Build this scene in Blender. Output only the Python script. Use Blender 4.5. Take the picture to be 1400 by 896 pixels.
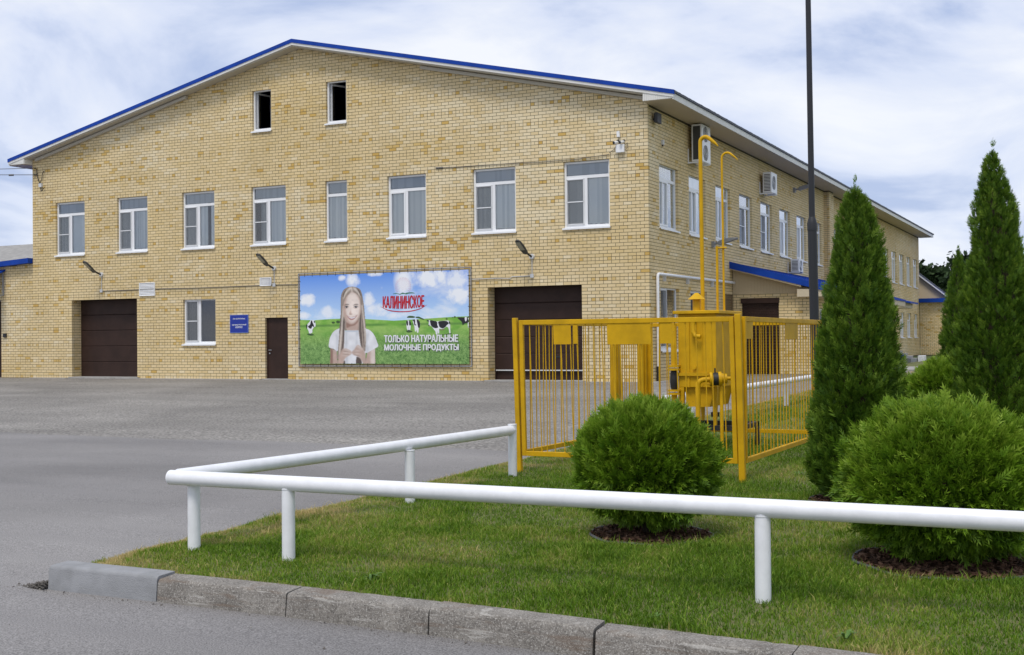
import bpy, math, random
import numpy as np
from mathutils import Vector, Matrix
from mathutils.geometry import tessellate_polygon

for o in list(bpy.data.objects): bpy.data.objects.remove(o, do_unlink=True)
SC = bpy.context.scene
COL = SC.collection
RND = random.Random(7)
NR = np.random.default_rng(11)
rad = math.radians

# ------------------------------------------------------------------ camera
FPX, IW, IH = 1662.967, 1400, 896
YAW, PITCH, ROLL = rad(-26.3798), rad(0.6054), rad(-0.5283)
CAM = Vector((12.120, -33.4456, 1.2562))
fw = Vector((math.sin(YAW)*math.cos(PITCH), math.cos(YAW)*math.cos(PITCH), math.sin(PITCH)))
rt0 = Vector((math.cos(YAW), -math.sin(YAW), 0)); up0 = rt0.cross(fw)
rt = rt0*math.cos(ROLL)+up0*math.sin(ROLL); up = -rt0*math.sin(ROLL)+up0*math.cos(ROLL)
cd = bpy.data.cameras.new('camera'); cam = bpy.data.objects.new('camera', cd); COL.objects.link(cam)
cam.matrix_world = Matrix(((rt.x, up.x, -fw.x, CAM.x), (rt.y, up.y, -fw.y, CAM.y), (rt.z, up.z, -fw.z, CAM.z), (0, 0, 0, 1)))
cd.sensor_fit = 'HORIZONTAL'; cd.sensor_width = 36; cd.lens = FPX/IW*36
cd.clip_start = 0.1; cd.clip_end = 3000
SC.camera = cam

# ------------------------------------------------------------------ world: overcast sky
SUN_EL, SUN_AZ = 62, 178          # azimuth measured clockwise from +y
world = bpy.data.worlds.new('World'); SC.world = world; world.use_nodes = True
nt = world.node_tree; nt.nodes.clear()
def N(t, typ, **kw):
    n = t.nodes.new(typ)
    for k, v in kw.items(): setattr(n, k, v)
    return n
def build_world():
    t = nt; L = t.links.new
    out = N(t, 'ShaderNodeOutputWorld')
    sky = N(t, 'ShaderNodeTexSky', sky_type='NISHITA', sun_disc=False)
    sky.sun_elevation = rad(SUN_EL); sky.sun_rotation = rad(SUN_AZ)
    b1 = N(t, 'ShaderNodeBackground'); b1.inputs['Strength'].default_value = 0.12
    L(sky.outputs[0], b1.inputs['Color'])
    tc = N(t, 'ShaderNodeTexCoord'); sp = N(t, 'ShaderNodeSeparateXYZ'); L(tc.outputs['Generated'], sp.inputs[0])
    ab = N(t, 'ShaderNodeMath', operation='ABSOLUTE'); L(sp.outputs['Z'], ab.inputs[0])
    ad = N(t, 'ShaderNodeMath', operation='ADD'); L(ab.outputs[0], ad.inputs[0]); ad.inputs[1].default_value = 0.34
    dx = N(t, 'ShaderNodeMath', operation='DIVIDE'); L(sp.outputs['X'], dx.inputs[0]); L(ad.outputs[0], dx.inputs[1])
    dy = N(t, 'ShaderNodeMath', operation='DIVIDE'); L(sp.outputs['Y'], dy.inputs[0]); L(ad.outputs[0], dy.inputs[1])
    cb = N(t, 'ShaderNodeCombineXYZ'); L(dx.outputs[0], cb.inputs[0]); L(dy.outputs[0], cb.inputs[1])
    n1 = N(t, 'ShaderNodeTexNoise'); n1.inputs['Scale'].default_value = 2.1; n1.inputs['Detail'].default_value = 9; n1.inputs['Roughness'].default_value = .56; n1.inputs['Distortion'].default_value = .5
    L(cb.outputs[0], n1.inputs['Vector'])
    r1 = N(t, 'ShaderNodeValToRGB'); L(n1.outputs['Fac'], r1.inputs[0])
    e = r1.color_ramp.elements; e[0].position = .39; e[0].color = (.455, .545, .775, 1); e[1].position = .63; e[1].color = (.905, .925, .975, 1)
    m = e.new(.49); m.color = (.70, .76, .92, 1)
    b2 = N(t, 'ShaderNodeBackground'); b2.inputs['Strength'].default_value = 0.73
    L(r1.outputs[0], b2.inputs['Color'])
    mx = N(t, 'ShaderNodeMixShader'); mx.inputs[0].default_value = .93
    L(b1.outputs[0], mx.inputs[1]); L(b2.outputs[0], mx.inputs[2]); L(mx.outputs[0], out.inputs[0])
build_world()
sd = bpy.data.lights.new('sun', 'SUN'); sd.energy = 1.5; sd.angle = rad(16); sd.color = (1, .94, .85)
sun = bpy.data.objects.new('sun', sd); COL.objects.link(sun)
a = rad(SUN_AZ); el = rad(SUN_EL)
sdir = Vector((math.sin(a)*math.cos(el), math.cos(a)*math.cos(el), math.sin(el)))
sun.rotation_euler = sdir.to_track_quat('Z', 'Y').to_euler(); sun.location = (0, -20, 40)
SC.render.engine = 'CYCLES'
SC.view_settings.view_transform = 'Standard'; SC.view_settings.look = 'None'
SC.view_settings.exposure = 0.52; SC.view_settings.gamma = 1.0; SC.view_settings.use_curve_mapping = False
SC.cycles.transparent_max_bounces = 16

# ------------------------------------------------------------------ helpers
SL = 0.0125
def gz(y): return SL*max(y, -70.0) if y < 0 else 0.0
def ray(px, py): return fw + rt*((px-IW/2)/FPX) + up*((IH/2-py)/FPX)
def wallpt(px, py, Y=0.0):            # photo pixel -> point on a plane parallel to the front wall
    d = ray(px, py); t = (Y-CAM.y)/d.y; return CAM+d*t

MATS = {}
def mat(name, col=(.5, .5, .5), rough=.7, metal=0, noise=None, bump=None, spec=.5, alpha=None, coords='Object'):
    if name in MATS: return MATS[name]
    m = bpy.data.materials.new(name); m.use_nodes = True; t = m.node_tree; L = t.links.new
    b = t.nodes['Principled BSDF']; b.inputs['Base Color'].default_value = (*col, 1)
    b.inputs['Roughness'].default_value = rough; b.inputs['Metallic'].default_value = metal; b.inputs['Specular IOR Level'].default_value = spec
    tc = N(t, 'ShaderNodeTexCoord') if (noise or bump) else None
    if noise:                         # (scale, amount, detail, second colour or None)
        nz = N(t, 'ShaderNodeTexNoise'); nz.inputs['Scale'].default_value = noise[0]; nz.inputs['Detail'].default_value = noise[2]; nz.inputs['Roughness'].default_value = .62
        L(tc.outputs[coords], nz.inputs['Vector'])
        mr = N(t, 'ShaderNodeMapRange'); mr.inputs[1].default_value = .35; mr.inputs[2].default_value = .65; L(nz.outputs['Fac'], mr.inputs[0])
        mx = N(t, 'ShaderNodeMix', data_type='RGBA'); L(mr.outputs[0], mx.inputs[0])
        c2 = noise[3] if len(noise) > 3 else tuple(c*(1-noise[1]) for c in col)
        c1 = col if len(noise) > 3 else tuple(min(1, c*(1+noise[1]*.6)) for c in col)
        mx.inputs[6].default_value = (*c2, 1); mx.inputs[7].default_value = (*c1, 1); L(mx.outputs[2], b.inputs['Base Color'])
    if bump:
        nb = N(t, 'ShaderNodeTexNoise'); nb.inputs['Scale'].default_value = bump[0]; nb.inputs['Detail'].default_value = 4
        L(tc.outputs[coords], nb.inputs['Vector'])
        bp = N(t, 'ShaderNodeBump'); bp.inputs['Strength'].default_value = bump[1]; bp.inputs['Distance'].default_value = bump[2]
        L(nb.outputs['Fac'], bp.inputs['Height']); L(bp.outputs[0], b.inputs['Normal'])
    MATS[name] = m; return m

def attr_mat(name, attr, stops, rough=.8, spec=.3, trans=0, noise=0.0, nscale=3.0):
    m = bpy.data.materials.new(name); m.use_nodes = True; t = m.node_tree; L = t.links.new
    b = t.nodes['Principled BSDF']; b.inputs['Roughness'].default_value = rough; b.inputs['Specular IOR Level'].default_value = spec
    at = N(t, 'ShaderNodeAttribute', attribute_name=attr); rp = N(t, 'ShaderNodeValToRGB')
    e = rp.color_ramp.elements; e[0].position, e[0].color = stops[0][0], (*stops[0][1], 1); e[1].position, e[1].color = stops[-1][0], (*stops[-1][1], 1)
    for pos, c in stops[1:-1]: q = e.new(pos); q.color = (*c, 1)
    L(at.outputs['Fac'], rp.inputs[0]); out = rp.outputs[0]
    if noise:
        tc = N(t, 'ShaderNodeTexCoord'); nz = N(t, 'ShaderNodeTexNoise'); nz.inputs['Scale'].default_value = nscale; nz.inputs['Detail'].default_value = 6
        L(tc.outputs['Object'], nz.inputs['Vector'])
        mr = N(t, 'ShaderNodeMapRange'); mr.inputs[1].default_value = .3; mr.inputs[2].default_value = .7; mr.inputs[3].default_value = 1-noise; mr.inputs[4].default_value = 1+noise*.4
        L(nz.outputs['Fac'], mr.inputs[0])
        mx = N(t, 'ShaderNodeMix', data_type='RGBA', blend_type='MULTIPLY'); mx.inputs[0].default_value = 1
        L(out, mx.inputs[6]); L(mr.outputs[0], mx.inputs[7]); out = mx.outputs[2]
    L(out, b.inputs['Base Color'])
    if trans:
        tr = N(t, 'ShaderNodeBsdfTranslucent'); L(out, tr.inputs['Color']); ms = N(t, 'ShaderNodeMixShader'); ms.inputs[0].default_value = trans
        L(b.outputs[0], ms.inputs[1]); L(tr.outputs[0], ms.inputs[2]); L(ms.outputs[0], t.nodes['Material Output'].inputs[0])
    MATS[name] = m; return m

ORG = {}
def tag(o, label=None, cat=None, group=None, kind=None):
    if label: o['label'] = label
    if cat: o['category'] = cat
    if group: o['group'] = group
    if kind: o['kind'] = kind
    return o
def thing(name, label, cat, loc, group=None):
    o = bpy.data.objects.new(name, None); o.empty_display_size = .2; COL.objects.link(o); o.location = loc; ORG[o.name] = Vector(loc)
    return tag(o, label, cat, group)
def link(name, me, parent=None):
    o = bpy.data.objects.new(name, me); COL.objects.link(o)
    if parent: o.parent = parent
    return o

class MB:
    def __init__(s): s.v = []; s.f = []; s.mi = []; s.m = 0
    def add(s, vs, fs):
        n = len(s.v); s.v.extend([tuple(x) for x in vs]); s.f.extend([tuple(n+i for i in f) for f in fs]); s.mi.extend([s.m]*len(fs)); return s
    def box(s, x0, x1, y0, y1, z0, z1):
        return s.add([(x0, y0, z0), (x1, y0, z0), (x1, y1, z0), (x0, y1, z0), (x0, y0, z1), (x1, y0, z1), (x1, y1, z1), (x0, y1, z1)],
                     [(0, 3, 2, 1), (4, 5, 6, 7), (0, 1, 5, 4), (1, 2, 6, 5), (2, 3, 7, 6), (3, 0, 4, 7)])
    def prism(s, poly, axis, a0, a1):     # poly: 2D pts; axis = extrusion axis index
        n = len(poly)
        def P(q, a): l = [q[0], q[1]]; l.insert(axis, a); return tuple(l)
        vs = [P(q, a0) for q in poly]+[P(q, a1) for q in poly]
        return s.add(vs, [tuple(range(n)), tuple(range(2*n-1, n-1, -1))]+[(i, i+n, (i+1) % n+n, (i+1) % n) for i in range(n)])
    def cyl(s, p0, p1, r0, r1=None, n=14, cap=True):
        r1 = r0 if r1 is None else r1
        return s.tube([p0, p1], [r0, r1], n, cap)
    def tube(s, pts, r, n=10, cap=True):
        pts = [Vector(p) for p in pts]; k = len(pts); rs = r if isinstance(r, (list, tuple)) else [r]*k
        base = len(s.v); prev = None
        for i, p in enumerate(pts):
            d = (pts[min(i+1, k-1)]-pts[max(i-1, 0)]).normalized()
            if prev is None:
                a = Vector((0, 0, 1)) if abs(d.z) < .9 else Vector((1, 0, 0)); u = d.cross(a).normalized()
            else: u = (prev-d*prev.dot(d)).normalized()
            prev = u; w = d.cross(u)
            for j in range(n):
                t = 2*math.pi*j/n; q = p+(u*math.cos(t)+w*math.sin(t))*rs[i]; s.v.append(tuple(q))
        for i in range(k-1):
            for j in range(n):
                s.f.append((base+i*n+j, base+i*n+(j+1) % n, base+(i+1)*n+(j+1) % n, base+(i+1)*n+j)); s.mi.append(s.m)
        if cap:
            s.f.append(tuple(base+j for j in range(n-1, -1, -1))); s.f.append(tuple(base+(k-1)*n+j for j in range(n))); s.mi += [s.m]*2
        return s
    def lathe(s, c, prof, n=20):          # prof: (r,z) bottom to top, about vertical axis at c
        base = len(s.v)
        for r, z in prof:
            for j in range(n):
                t = 2*math.pi*j/n; s.v.append((c[0]+r*math.cos(t), c[1]+r*math.sin(t), c[2]+z))
        for i in range(len(prof)-1):
            for j in range(n):
                s.f.append((base+i*n+j, base+i*n+(j+1) % n, base+(i+1)*n+(j+1) % n, base+(i+1)*n+j)); s.mi.append(s.m)
        s.f.append(tuple(base+j for j in range(n-1, -1, -1))); s.f.append(tuple(base+(len(prof)-1)*n+j for j in range(n))); s.mi += [s.m]*2
        return s
    def map(s, fn, i0=0):
        for i in range(i0, len(s.v)): s.v[i] = tuple(fn(*s.v[i]))
        return s
    def build(s, name, mats, parent=None, smooth=None, bevel=None, flip=False):
        off = Vector((0, 0, 0))
        if parent is not None: off = ORG.get(parent.name, Vector((0, 0, 0)))
        me = bpy.data.meshes.new(name); me.from_pydata([(v[0]-off.x, v[1]-off.y, v[2]-off.z) for v in s.v], [], s.f)
        for m in (mats if isinstance(mats, list) else [mats]): me.materials.append(m)
        if isinstance(mats, list): me.polygons.foreach_set('material_index', s.mi)
        if flip: me.flip_normals()
        if smooth: me.shade_smooth(); me.set_sharp_from_angle(angle=rad(smooth))
        me.update()
        o = link(name, me, parent); ORG[o.name] = off
        if parent is None: ORG[o.name] = Vector((0, 0, 0))
        if bevel:
            b = o.modifiers.new('bevel', 'BEVEL'); b.width = bevel[0]; b.segments = bevel[1]; b.limit_method = 'ANGLE'; b.angle_limit = rad(40)
        return o
def base_thing(name, label, cat, mb, m, loc, **kw):   # a one-mesh thing with its origin at its base
    me_parent = None
    o = mb.build(name, m, None, **kw); 
    for v in o.data.vertices: v.co -= Vector(loc)
    o.location = loc; ORG[o.name] = Vector(loc); tag(o, label, cat); return o

def np_mesh(name, V, F, mats, parent=None, attrs=None, smooth=False):   # V (n,3), F (m,k) constant k
    off = ORG.get(parent.name, Vector((0, 0, 0))) if parent is not None else Vector((0, 0, 0))
    V = np.asarray(V, np.float32)-np.array(off, np.float32); F = np.asarray(F, np.int32); k = F.shape[1]
    me = bpy.data.meshes.new(name); me.vertices.add(len(V)); me.vertices.foreach_set('co', V.ravel())
    me.loops.add(F.size); me.loops.foreach_set('vertex_index', F.ravel())
    me.polygons.add(len(F)); me.polygons.foreach_set('loop_start', np.arange(0, F.size, k, dtype=np.int32))
    for an, (dom, val) in (attrs or {}).items():
        at = me.attributes.new(an, 'FLOAT', dom); at.data.foreach_set('value', np.asarray(val, np.float32).ravel())
    me.materials.append(mats); me.update(calc_edges=True)
    if smooth: me.shade_smooth()
    else: me.shade_flat()
    o = link(name, me, parent); ORG[o.name] = off; return o

def vnoise(x, y, seed=0):             # smooth value noise, numpy
    x = np.asarray(x, float); y = np.asarray(y, float)
    xi = np.floor(x).astype(int); yi = np.floor(y).astype(int); fx = x-xi; fy = y-yi
    fx = fx*fx*(3-2*fx); fy = fy*fy*(3-2*fy)
    def h(a, b): 
        q = np.sin(a*127.1+b*311.7+seed*74.7)*43758.5453; return q-np.floor(q)
    return (h(xi, yi)*(1-fx)+h(xi+1, yi)*fx)*(1-fy)+(h(xi, yi+1)*(1-fx)+h(xi+1, yi+1)*fx)*fy

# ------------------------------------------------------------------ materials
M_brick = attr_mat('brick_yellow', 'bc', [(0, (.80, .68, .45)), (.14, (.755, .605, .35)), (.35, (.695, .54, .28)), (.62, (.655, .475, .195)), (.85, (.62, .415, .13)), (1, (.57, .36, .10))], rough=.85, spec=.25, noise=.10, nscale=.5)
M_mortar = mat('mortar_grey', (.105, .085, .058), .95, noise=(6, .25, 3))
M_white = mat('white_plastic', (.82, .83, .84), .35)
M_wpaint = mat('white_paint', (.80, .81, .83), .38, noise=(9, .06, 4), bump=(60, .12, .002))
def chips(m, thr, c, amt, sc):
    t = m.node_tree; L = t.links.new; b = t.nodes['Principled BSDF']; src = b.inputs['Base Color'].links[0].from_socket; tc = N(t, 'ShaderNodeTexCoord')
    n = N(t, 'ShaderNodeTexNoise'); n.inputs['Scale'].default_value = sc; n.inputs['Detail'].default_value = 5; n.inputs['Roughness'].default_value = .7; L(tc.outputs['Object'], n.inputs['Vector'])
    r = N(t, 'ShaderNodeMapRange'); r.inputs[1].default_value = thr; r.inputs[2].default_value = thr+.03; r.inputs[4].default_value = amt; L(n.outputs['Fac'], r.inputs[0])
    x = N(t, 'ShaderNodeMix', data_type='RGBA'); L(r.outputs[0], x.inputs[0]); L(src, x.inputs[6]); x.inputs[7].default_value = (*c, 1); L(x.outputs[2], b.inputs['Base Color'])
chips(M_wpaint, .715, (.36, .30, .24), .7, 22)
M_blue = mat('blue_metal', (.004, .050, .34), .55, noise=(2, .15, 3), spec=.22)
M_beige = mat('beige_siding', (.50, .40, .25), .6)
M_soffit = mat('soffit_grey', (.50, .47, .40), .6)
M_fascia = mat('fascia_white', (.74, .73, .69), .5, noise=(3, .06, 3))
M_brown = mat('brown_metal', (.038, .020, .015), .55, noise=(2, .2, 3), spec=.25)
M_black = mat('black_metal', (.018, .019, .022), .45)
M_rubber = mat('black_rubber', (.015, .015, .015), .6)
M_grey = mat('grey_metal', (.30, .31, .33), .45, metal=.3)
M_lgrey = mat('light_grey_plastic', (.62, .63, .63), .5)
M_cable = mat('cable_grey', (.12, .12, .115), .7)
M_yellow = mat('yellow_paint', (.61, .35, .003), .55, spec=.25, noise=(4, .16, 5), bump=(120, .08, .001))
M_conc = mat('concrete_grey', (.36, .35, .33), .9, noise=(5, .22, 6), bump=(90, .4, .004))
M_blind = mat('window_blind', (.90, .915, .905), .8); M_blind2 = mat('window_blind_grey', (.80, .825, .825), .8); M_blind3 = mat('window_blind_dim', (.72, .75, .76), .8)
M_dark = mat('dark_interior', (.03, .03, .03), .9)
M_curtain = mat('curtain_grey', (.50, .50, .50), .9)

chips(M_yellow, .70, (.22, .10, .02), .75, 16)
def glass_mat(name, refl, tint):
    m = bpy.data.materials.new(name); m.use_nodes = True; t = m.node_tree; t.nodes.clear(); L = t.links.new
    out = N(t, 'ShaderNodeOutputMaterial'); tr = N(t, 'ShaderNodeBsdfTransparent'); tr.inputs[0].default_value = (*tint, 1)
    gl = N(t, 'ShaderNodeBsdfGlossy'); gl.inputs['Roughness'].default_value = .02; gl.inputs['Color'].default_value = (.95, .97, 1, 1)
    fr = N(t, 'ShaderNodeFresnel'); fr.inputs[0].default_value = 1.5
    mu = N(t, 'ShaderNodeMath', operation='MULTIPLY'); mu.use_clamp = True; L(fr.outputs[0], mu.inputs[0]); mu.inputs[1].default_value = refl
    mx = N(t, 'ShaderNodeMixShader'); L(mu.outputs[0], mx.inputs[0]); L(tr.outputs[0], mx.inputs[1]); L(gl.outputs[0], mx.inputs[2]); L(mx.outputs[0], out.inputs[0])
    return m
M_glass = glass_mat('window_glass', 2.6, (.95, .975, .975))
def net_mat():
    m = bpy.data.materials.new('mosquito_net'); m.use_nodes = True; t = m.node_tree; t.nodes.clear(); L = t.links.new
    out = N(t, 'ShaderNodeOutputMaterial'); tr = N(t, 'ShaderNodeBsdfTransparent'); df = N(t, 'ShaderNodeBsdfDiffuse'); df.inputs[0].default_value = (.20, .21, .22, 1)
    mx = N(t, 'ShaderNodeMixShader'); mx.inputs[0].default_value = .42; L(tr.outputs[0], mx.inputs[1]); L(df.outputs[0], mx.inputs[2]); L(mx.outputs[0], out.inputs[0]); return m
M_net = net_mat()

# ------------------------------------------------------------------ ground, road, lawn
def asphalt(name, c1, c2, fine, speck, stain=None):
    m = bpy.data.materials.new(name); m.use_nodes = True; t = m.node_tree; L = t.links.new; b = t.nodes['Principled BSDF']
    b.inputs['Roughness'].default_value = .88; b.inputs['Specular IOR Level'].default_value = .3
    tc = N(t, 'ShaderNodeTexCoord')
    mp = N(t, 'ShaderNodeMapping'); mp.inputs['Scale'].default_value = (.35, 1.5, 1); L(tc.outputs['Object'], mp.inputs[0])
    n1 = N(t, 'ShaderNodeTexNoise'); n1.inputs['Scale'].default_value = .5; n1.inputs['Detail'].default_value = 8; n1.inputs['Roughness'].default_value = .65; L(mp.outputs[0], n1.inputs['Vector'])
    r1 = N(t, 'ShaderNodeValToRGB'); L(n1.outputs['Fac'], r1.inputs[0]); e = r1.color_ramp.elements
    e[0].position = .32; e[0].color = (*c1, 1); e[1].position = .68; e[1].color = (*c2, 1)
    n2 = N(t, 'ShaderNodeTexNoise'); n2.inputs['Scale'].default_value = fine; n2.inputs['Detail'].default_value = 3; L(tc.outputs['Object'], n2.inputs['Vector'])
    mr = N(t, 'ShaderNodeMapRange'); mr.inputs[1].default_value = .3; mr.inputs[2].default_value = .7; mr.inputs[3].default_value = 1-speck; mr.inputs[4].default_value = 1+speck; L(n2.outputs['Fac'], mr.inputs[0])
    mx = N(t, 'ShaderNodeMix', data_type='RGBA', blend_type='MULTIPLY'); mx.inputs[0].default_value = 1; L(r1.outputs[0], mx.inputs[6]); L(mr.outputs[0], mx.inputs[7])
    col = mx.outputs[2]
    # wide dusty / oily patches
    n3 = N(t, 'ShaderNodeTexNoise'); n3.inputs['Scale'].default_value = .16; n3.inputs['Detail'].default_value = 5; n3.inputs['Distortion'].default_value = 1.2; L(tc.outputs['Object'], n3.inputs['Vector'])
    m3 = N(t, 'ShaderNodeMapRange'); m3.inputs[1].default_value = .35; m3.inputs[2].default_value = .65; m3.inputs[3].default_value = .84; m3.inputs[4].default_value = 1.12; L(n3.outputs['Fac'], m3.inputs[0])
    mx2 = N(t, 'ShaderNodeMix', data_type='RGBA', blend_type='MULTIPLY'); mx2.inputs[0].default_value = 1; L(col, mx2.inputs[6]); L(m3.outputs[0], mx2.inputs[7]); col = mx2.outputs[2]
    # sparse pale grit
    vo = N(t, 'ShaderNodeTexVoronoi'); vo.inputs['Scale'].default_value = 9; L(tc.outputs['Object'], vo.inputs['Vector'])
    lt = N(t, 'ShaderNodeMath', operation='LESS_THAN'); L(vo.outputs['Distance'], lt.inputs[0]); lt.inputs[1].default_value = .055
    mx3 = N(t, 'ShaderNodeMix', data_type='RGBA'); L(lt.outputs[0], mx3.inputs[0]); L(col, mx3.inputs[6])
    mx3.inputs[7].default_value = (c1[0]*.55, c1[1]*.55, c1[2]*.55, 1); L(mx3.outputs[2], b.inputs['Base Color'])
    bp = N(t, 'ShaderNodeBump'); bp.inputs['Strength'].default_value = .5; bp.inputs['Distance'].default_value = .006; L(n2.outputs['Fac'], bp.inputs['Height']); L(bp.outputs[0], b.inputs['Normal'])
    return m
M_yard = asphalt('old_coarse_asphalt', (.185, .175, .162), (.25, .238, .218), 24, .60)
M_road = asphalt('smooth_asphalt', (.185, .178, .175), (.235, .226, .219), 110, .50)
M_field = mat('field_grass', (.075, .115, .03), .95, noise=(.6, .4, 6))
M_soil = mat('lawn_soil', (.10, .135, .03), .95, noise=(14, .0, 5, (.16, .145, .06)), bump=(60, .5, .02))

def sheet(name, x0, x1, ys, off, m, nx=1, wave=None):
    mb = MB(); xs = [x0+(x1-x0)*i/nx for i in range(nx+1)]
    for j, y in enumerate(ys):
        for x in xs:
            yy = y+(wave(x) if wave and j == len(ys)-1 else 0); mb.v.append((x, yy, gz(yy)+off))
    for j in range(len(ys)-1):
        for i in range(nx):
            k = nx+1; mb.f.append((j*k+i, j*k+i+1, (j+1)*k+i+1, (j+1)*k+i)); mb.mi.append(0)
    return tag(mb.build(name, m), kind='structure')
sheet('field', -900, 900, [-900, -70, 0, 1200], -.06, M_field)
sheet('yard', -60, 9, [-19.5, -10, 0, 14], -.004, M_yard)
def wav(x): return .05*math.sin(x*.9)+.04*math.sin(x*2.3+1)+.03*math.sin(x*5.1)+(.10 if x > -1.5 else 0)*min(1, (x+1.5)/2)
sheet('road', -80, 80, [-120, -70, -40, -25, -18.75], 0.0, M_road, nx=240, wave=wav)
sheet('far_lawn_ground', 3.2, 40, [14, 60], -.002, M_soil)
# concrete path beyond the lawn
mb = MB(); mb.box(1.5, 9, 14.5, 19.5, -.05, .012); tag(mb.build('path', M_conc), kind='structure')

LX0, LY0, LY1 = 5.5, -27.525, -3.0
def kdy(x): return np.interp(x, [5.8, 7.6, 8.7, 9.5, 10.3, 11.1, 12, 14, 17], [.035, .035, -.005, -.065, -.105, -.155, -.23, -.46, -.95])
def lawn_edge(y): return LX0+.30*np.clip((-26.9-y)/.6, 0, 1)+.07*(vnoise(y*2.2, y*0+1, 9)-.5)+.05*(vnoise(y*7, y*0, 2)-.5)
def lawn_h(x, y):
    x = np.asarray(x, float); y = np.asarray(y, float)
    e = np.clip((x-lawn_edge(y)-.02)/.50, 0, 1); e = e*e*(3-2*e)
    e2 = np.clip((LY1-y)/.5, 0, 1)
    return np.where(y < 0, SL*y, 0)+.01+.115*e*e2+(.022*(vnoise(x*1.3, y*1.3, 3)-.5)+.014*(vnoise(x*4, y*4, 5)-.5))*np.minimum(e, e2)
def lawn_z(x, y): return float(lawn_h(x, y))
def build_lawn():
    xs = np.concatenate([np.linspace(LX0, 17, 150), np.linspace(17.5, 60, 40)]); ys = np.concatenate([np.linspace(LY0, -18, 120), np.linspace(-17.9, LY1, 60)])
    X, Y = np.meshgrid(xs, ys); edge = lawn_edge(Y)-LX0
    X = X+edge*np.clip((6.8-X)/1.3, 0, 1); Y = Y+kdy(X)*np.clip((-26.6-Y)/.9, 0, 1); Z = lawn_h(X, Y)
    n = len(xs); F = [(j*n+i, j*n+i+1, (j+1)*n+i+1, (j+1)*n+i) for j in range(len(ys)-1) for i in range(n-1)]
    o = np_mesh('lawn', np.stack([X, Y, Z], -1).reshape(-1, 3), F, M_soil, smooth=True); tag(o, kind='structure')
build_lawn()

# kerb stones, each its own piece of the kerb
def kerb_mat(name, c, c2, stain):
    m = mat(name, c, .9, noise=(7, 0, 9, c2), bump=(140, .9, .006)); t = m.node_tree; L = t.links.new; b = t.nodes['Principled BSDF']
    col = b.inputs['Base Color'].links[0].from_socket; tc = N(t, 'ShaderNodeTexCoord')
    def layer(col, scale, vec, lo, hi, colour, amt, det=6):
        mp = N(t, 'ShaderNodeMapping'); mp.inputs['Scale'].default_value = vec; L(tc.outputs['Object'], mp.inputs[0])
        n = N(t, 'ShaderNodeTexNoise'); n.inputs['Scale'].default_value = scale; n.inputs['Detail'].default_value = det; n.inputs['Roughness'].default_value = .65; L(mp.outputs[0], n.inputs['Vector'])
        r = N(t, 'ShaderNodeMapRange'); r.inputs[1].default_value = lo; r.inputs[2].default_value = hi; r.inputs[4].default_value = amt; L(n.outputs['Fac'], r.inputs[0])
        x = N(t, 'ShaderNodeMix', data_type='RGBA'); L(r.outputs[0], x.inputs[0]); L(col, x.inputs[6]); x.inputs[7].default_value = (*colour, 1); return x.outputs[2]
    if stain:
        col = layer(col, 60, (1, 1, 1), .52, .62, tuple(q*.45 for q in c2), .6, 3)
        col = layer(col, 110, (1, 1, 1), .56, .62, (.5, .48, .44), .55, 2)
        col = layer(col, 2.2, (1, 1, 9), .56, .64, (.15, .10, .065), .5)
        col = layer(col, 2.6, (1, 1, 11), .585, .63, (.50, .48, .44), .5)
    L(col, b.inputs['Base Color']); return m
M_k1 = kerb_mat('new_kerb_concrete', (.30, .305, .315), (.235, .24, .245), 0)
M_k2 = kerb_mat('worn_kerb_concrete', (.27, .25, .22), (.165, .15, .13), 1)
kerb = bpy.data.objects.new('kerb', None); COL.objects.link(kerb); kerb.location = (5.84, -27.69, gz(-27.69)); ORG['kerb'] = Vector(kerb.location); tag(kerb, kind='structure')
def kerb_stone(x0, x1, dy, dz, m, seed):
    mb = MB(); zb = gz(-27.69); h = .148+dz; n = 26; r = random.Random(seed)
    prof = [(-27.705, -.12), (-27.690, h-.024), (-27.684, h-.010), (-27.674, h-.002), (-27.66, h), (-27.525, h+.002), (-27.525, -.12)]
    xs = [x0+(x1-x0)*i/n for i in range(n+1)]; k0, k1 = float(kdy(x0)), float(kdy(x1))
    for i, x in enumerate(xs):
        ch = 0 if seed == 0 else max(0, r.gauss(.001, .003))+(.016*r.random() if r.random() < .16 else 0)
        if i in (0, n): ch += .004
        kd = k0+(k1-k0)*(x-x0)/(x1-x0)
        for j, (py, pz) in enumerate(prof):
            jx = 0
            q = pz-(ch*(1.0 if 1 <= j <= 4 else .2) if pz > 0 else 0); yy = py+dy+kd+(ch*.8 if j in (1, 2, 3) else 0)+(0 if j > 4 else r.gauss(0, .0012) if seed else 0)
            mb.v.append((x, yy, zb+q))
    k = len(prof)
    for i in range(n):
        for j in range(k): mb.f.append((i*k+j, (i+1)*k+j, (i+1)*k+(j+1) % k, i*k+(j+1) % k)); mb.mi.append(0)
    mb.f.append(tuple(range(k))); mb.f.append(tuple(n*k+j for j in range(k-1, -1, -1))); mb.mi += [0, 0]
    return mb.build('kerb_stone', m, kerb, smooth=32)
kx = [5.84, 6.77, 7.76, 8.745, 9.755, 10.76, 11.77, 12.77, 13.78, 14.78, 15.79, 16.79]
for i in range(len(kx)-1):
    ks = kerb_stone(kx[i]+.004, kx[i+1]-(.004 if i != 3 else .016), [.004, .0, -.004, .003, -.008, 0, 0, 0, 0, 0, 0][i], [.012, 0, .0, .004, -.006, -.004, 0, 0, 0, 0, 0][i], M_k1 if i == 0 else M_k2, i)

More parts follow.
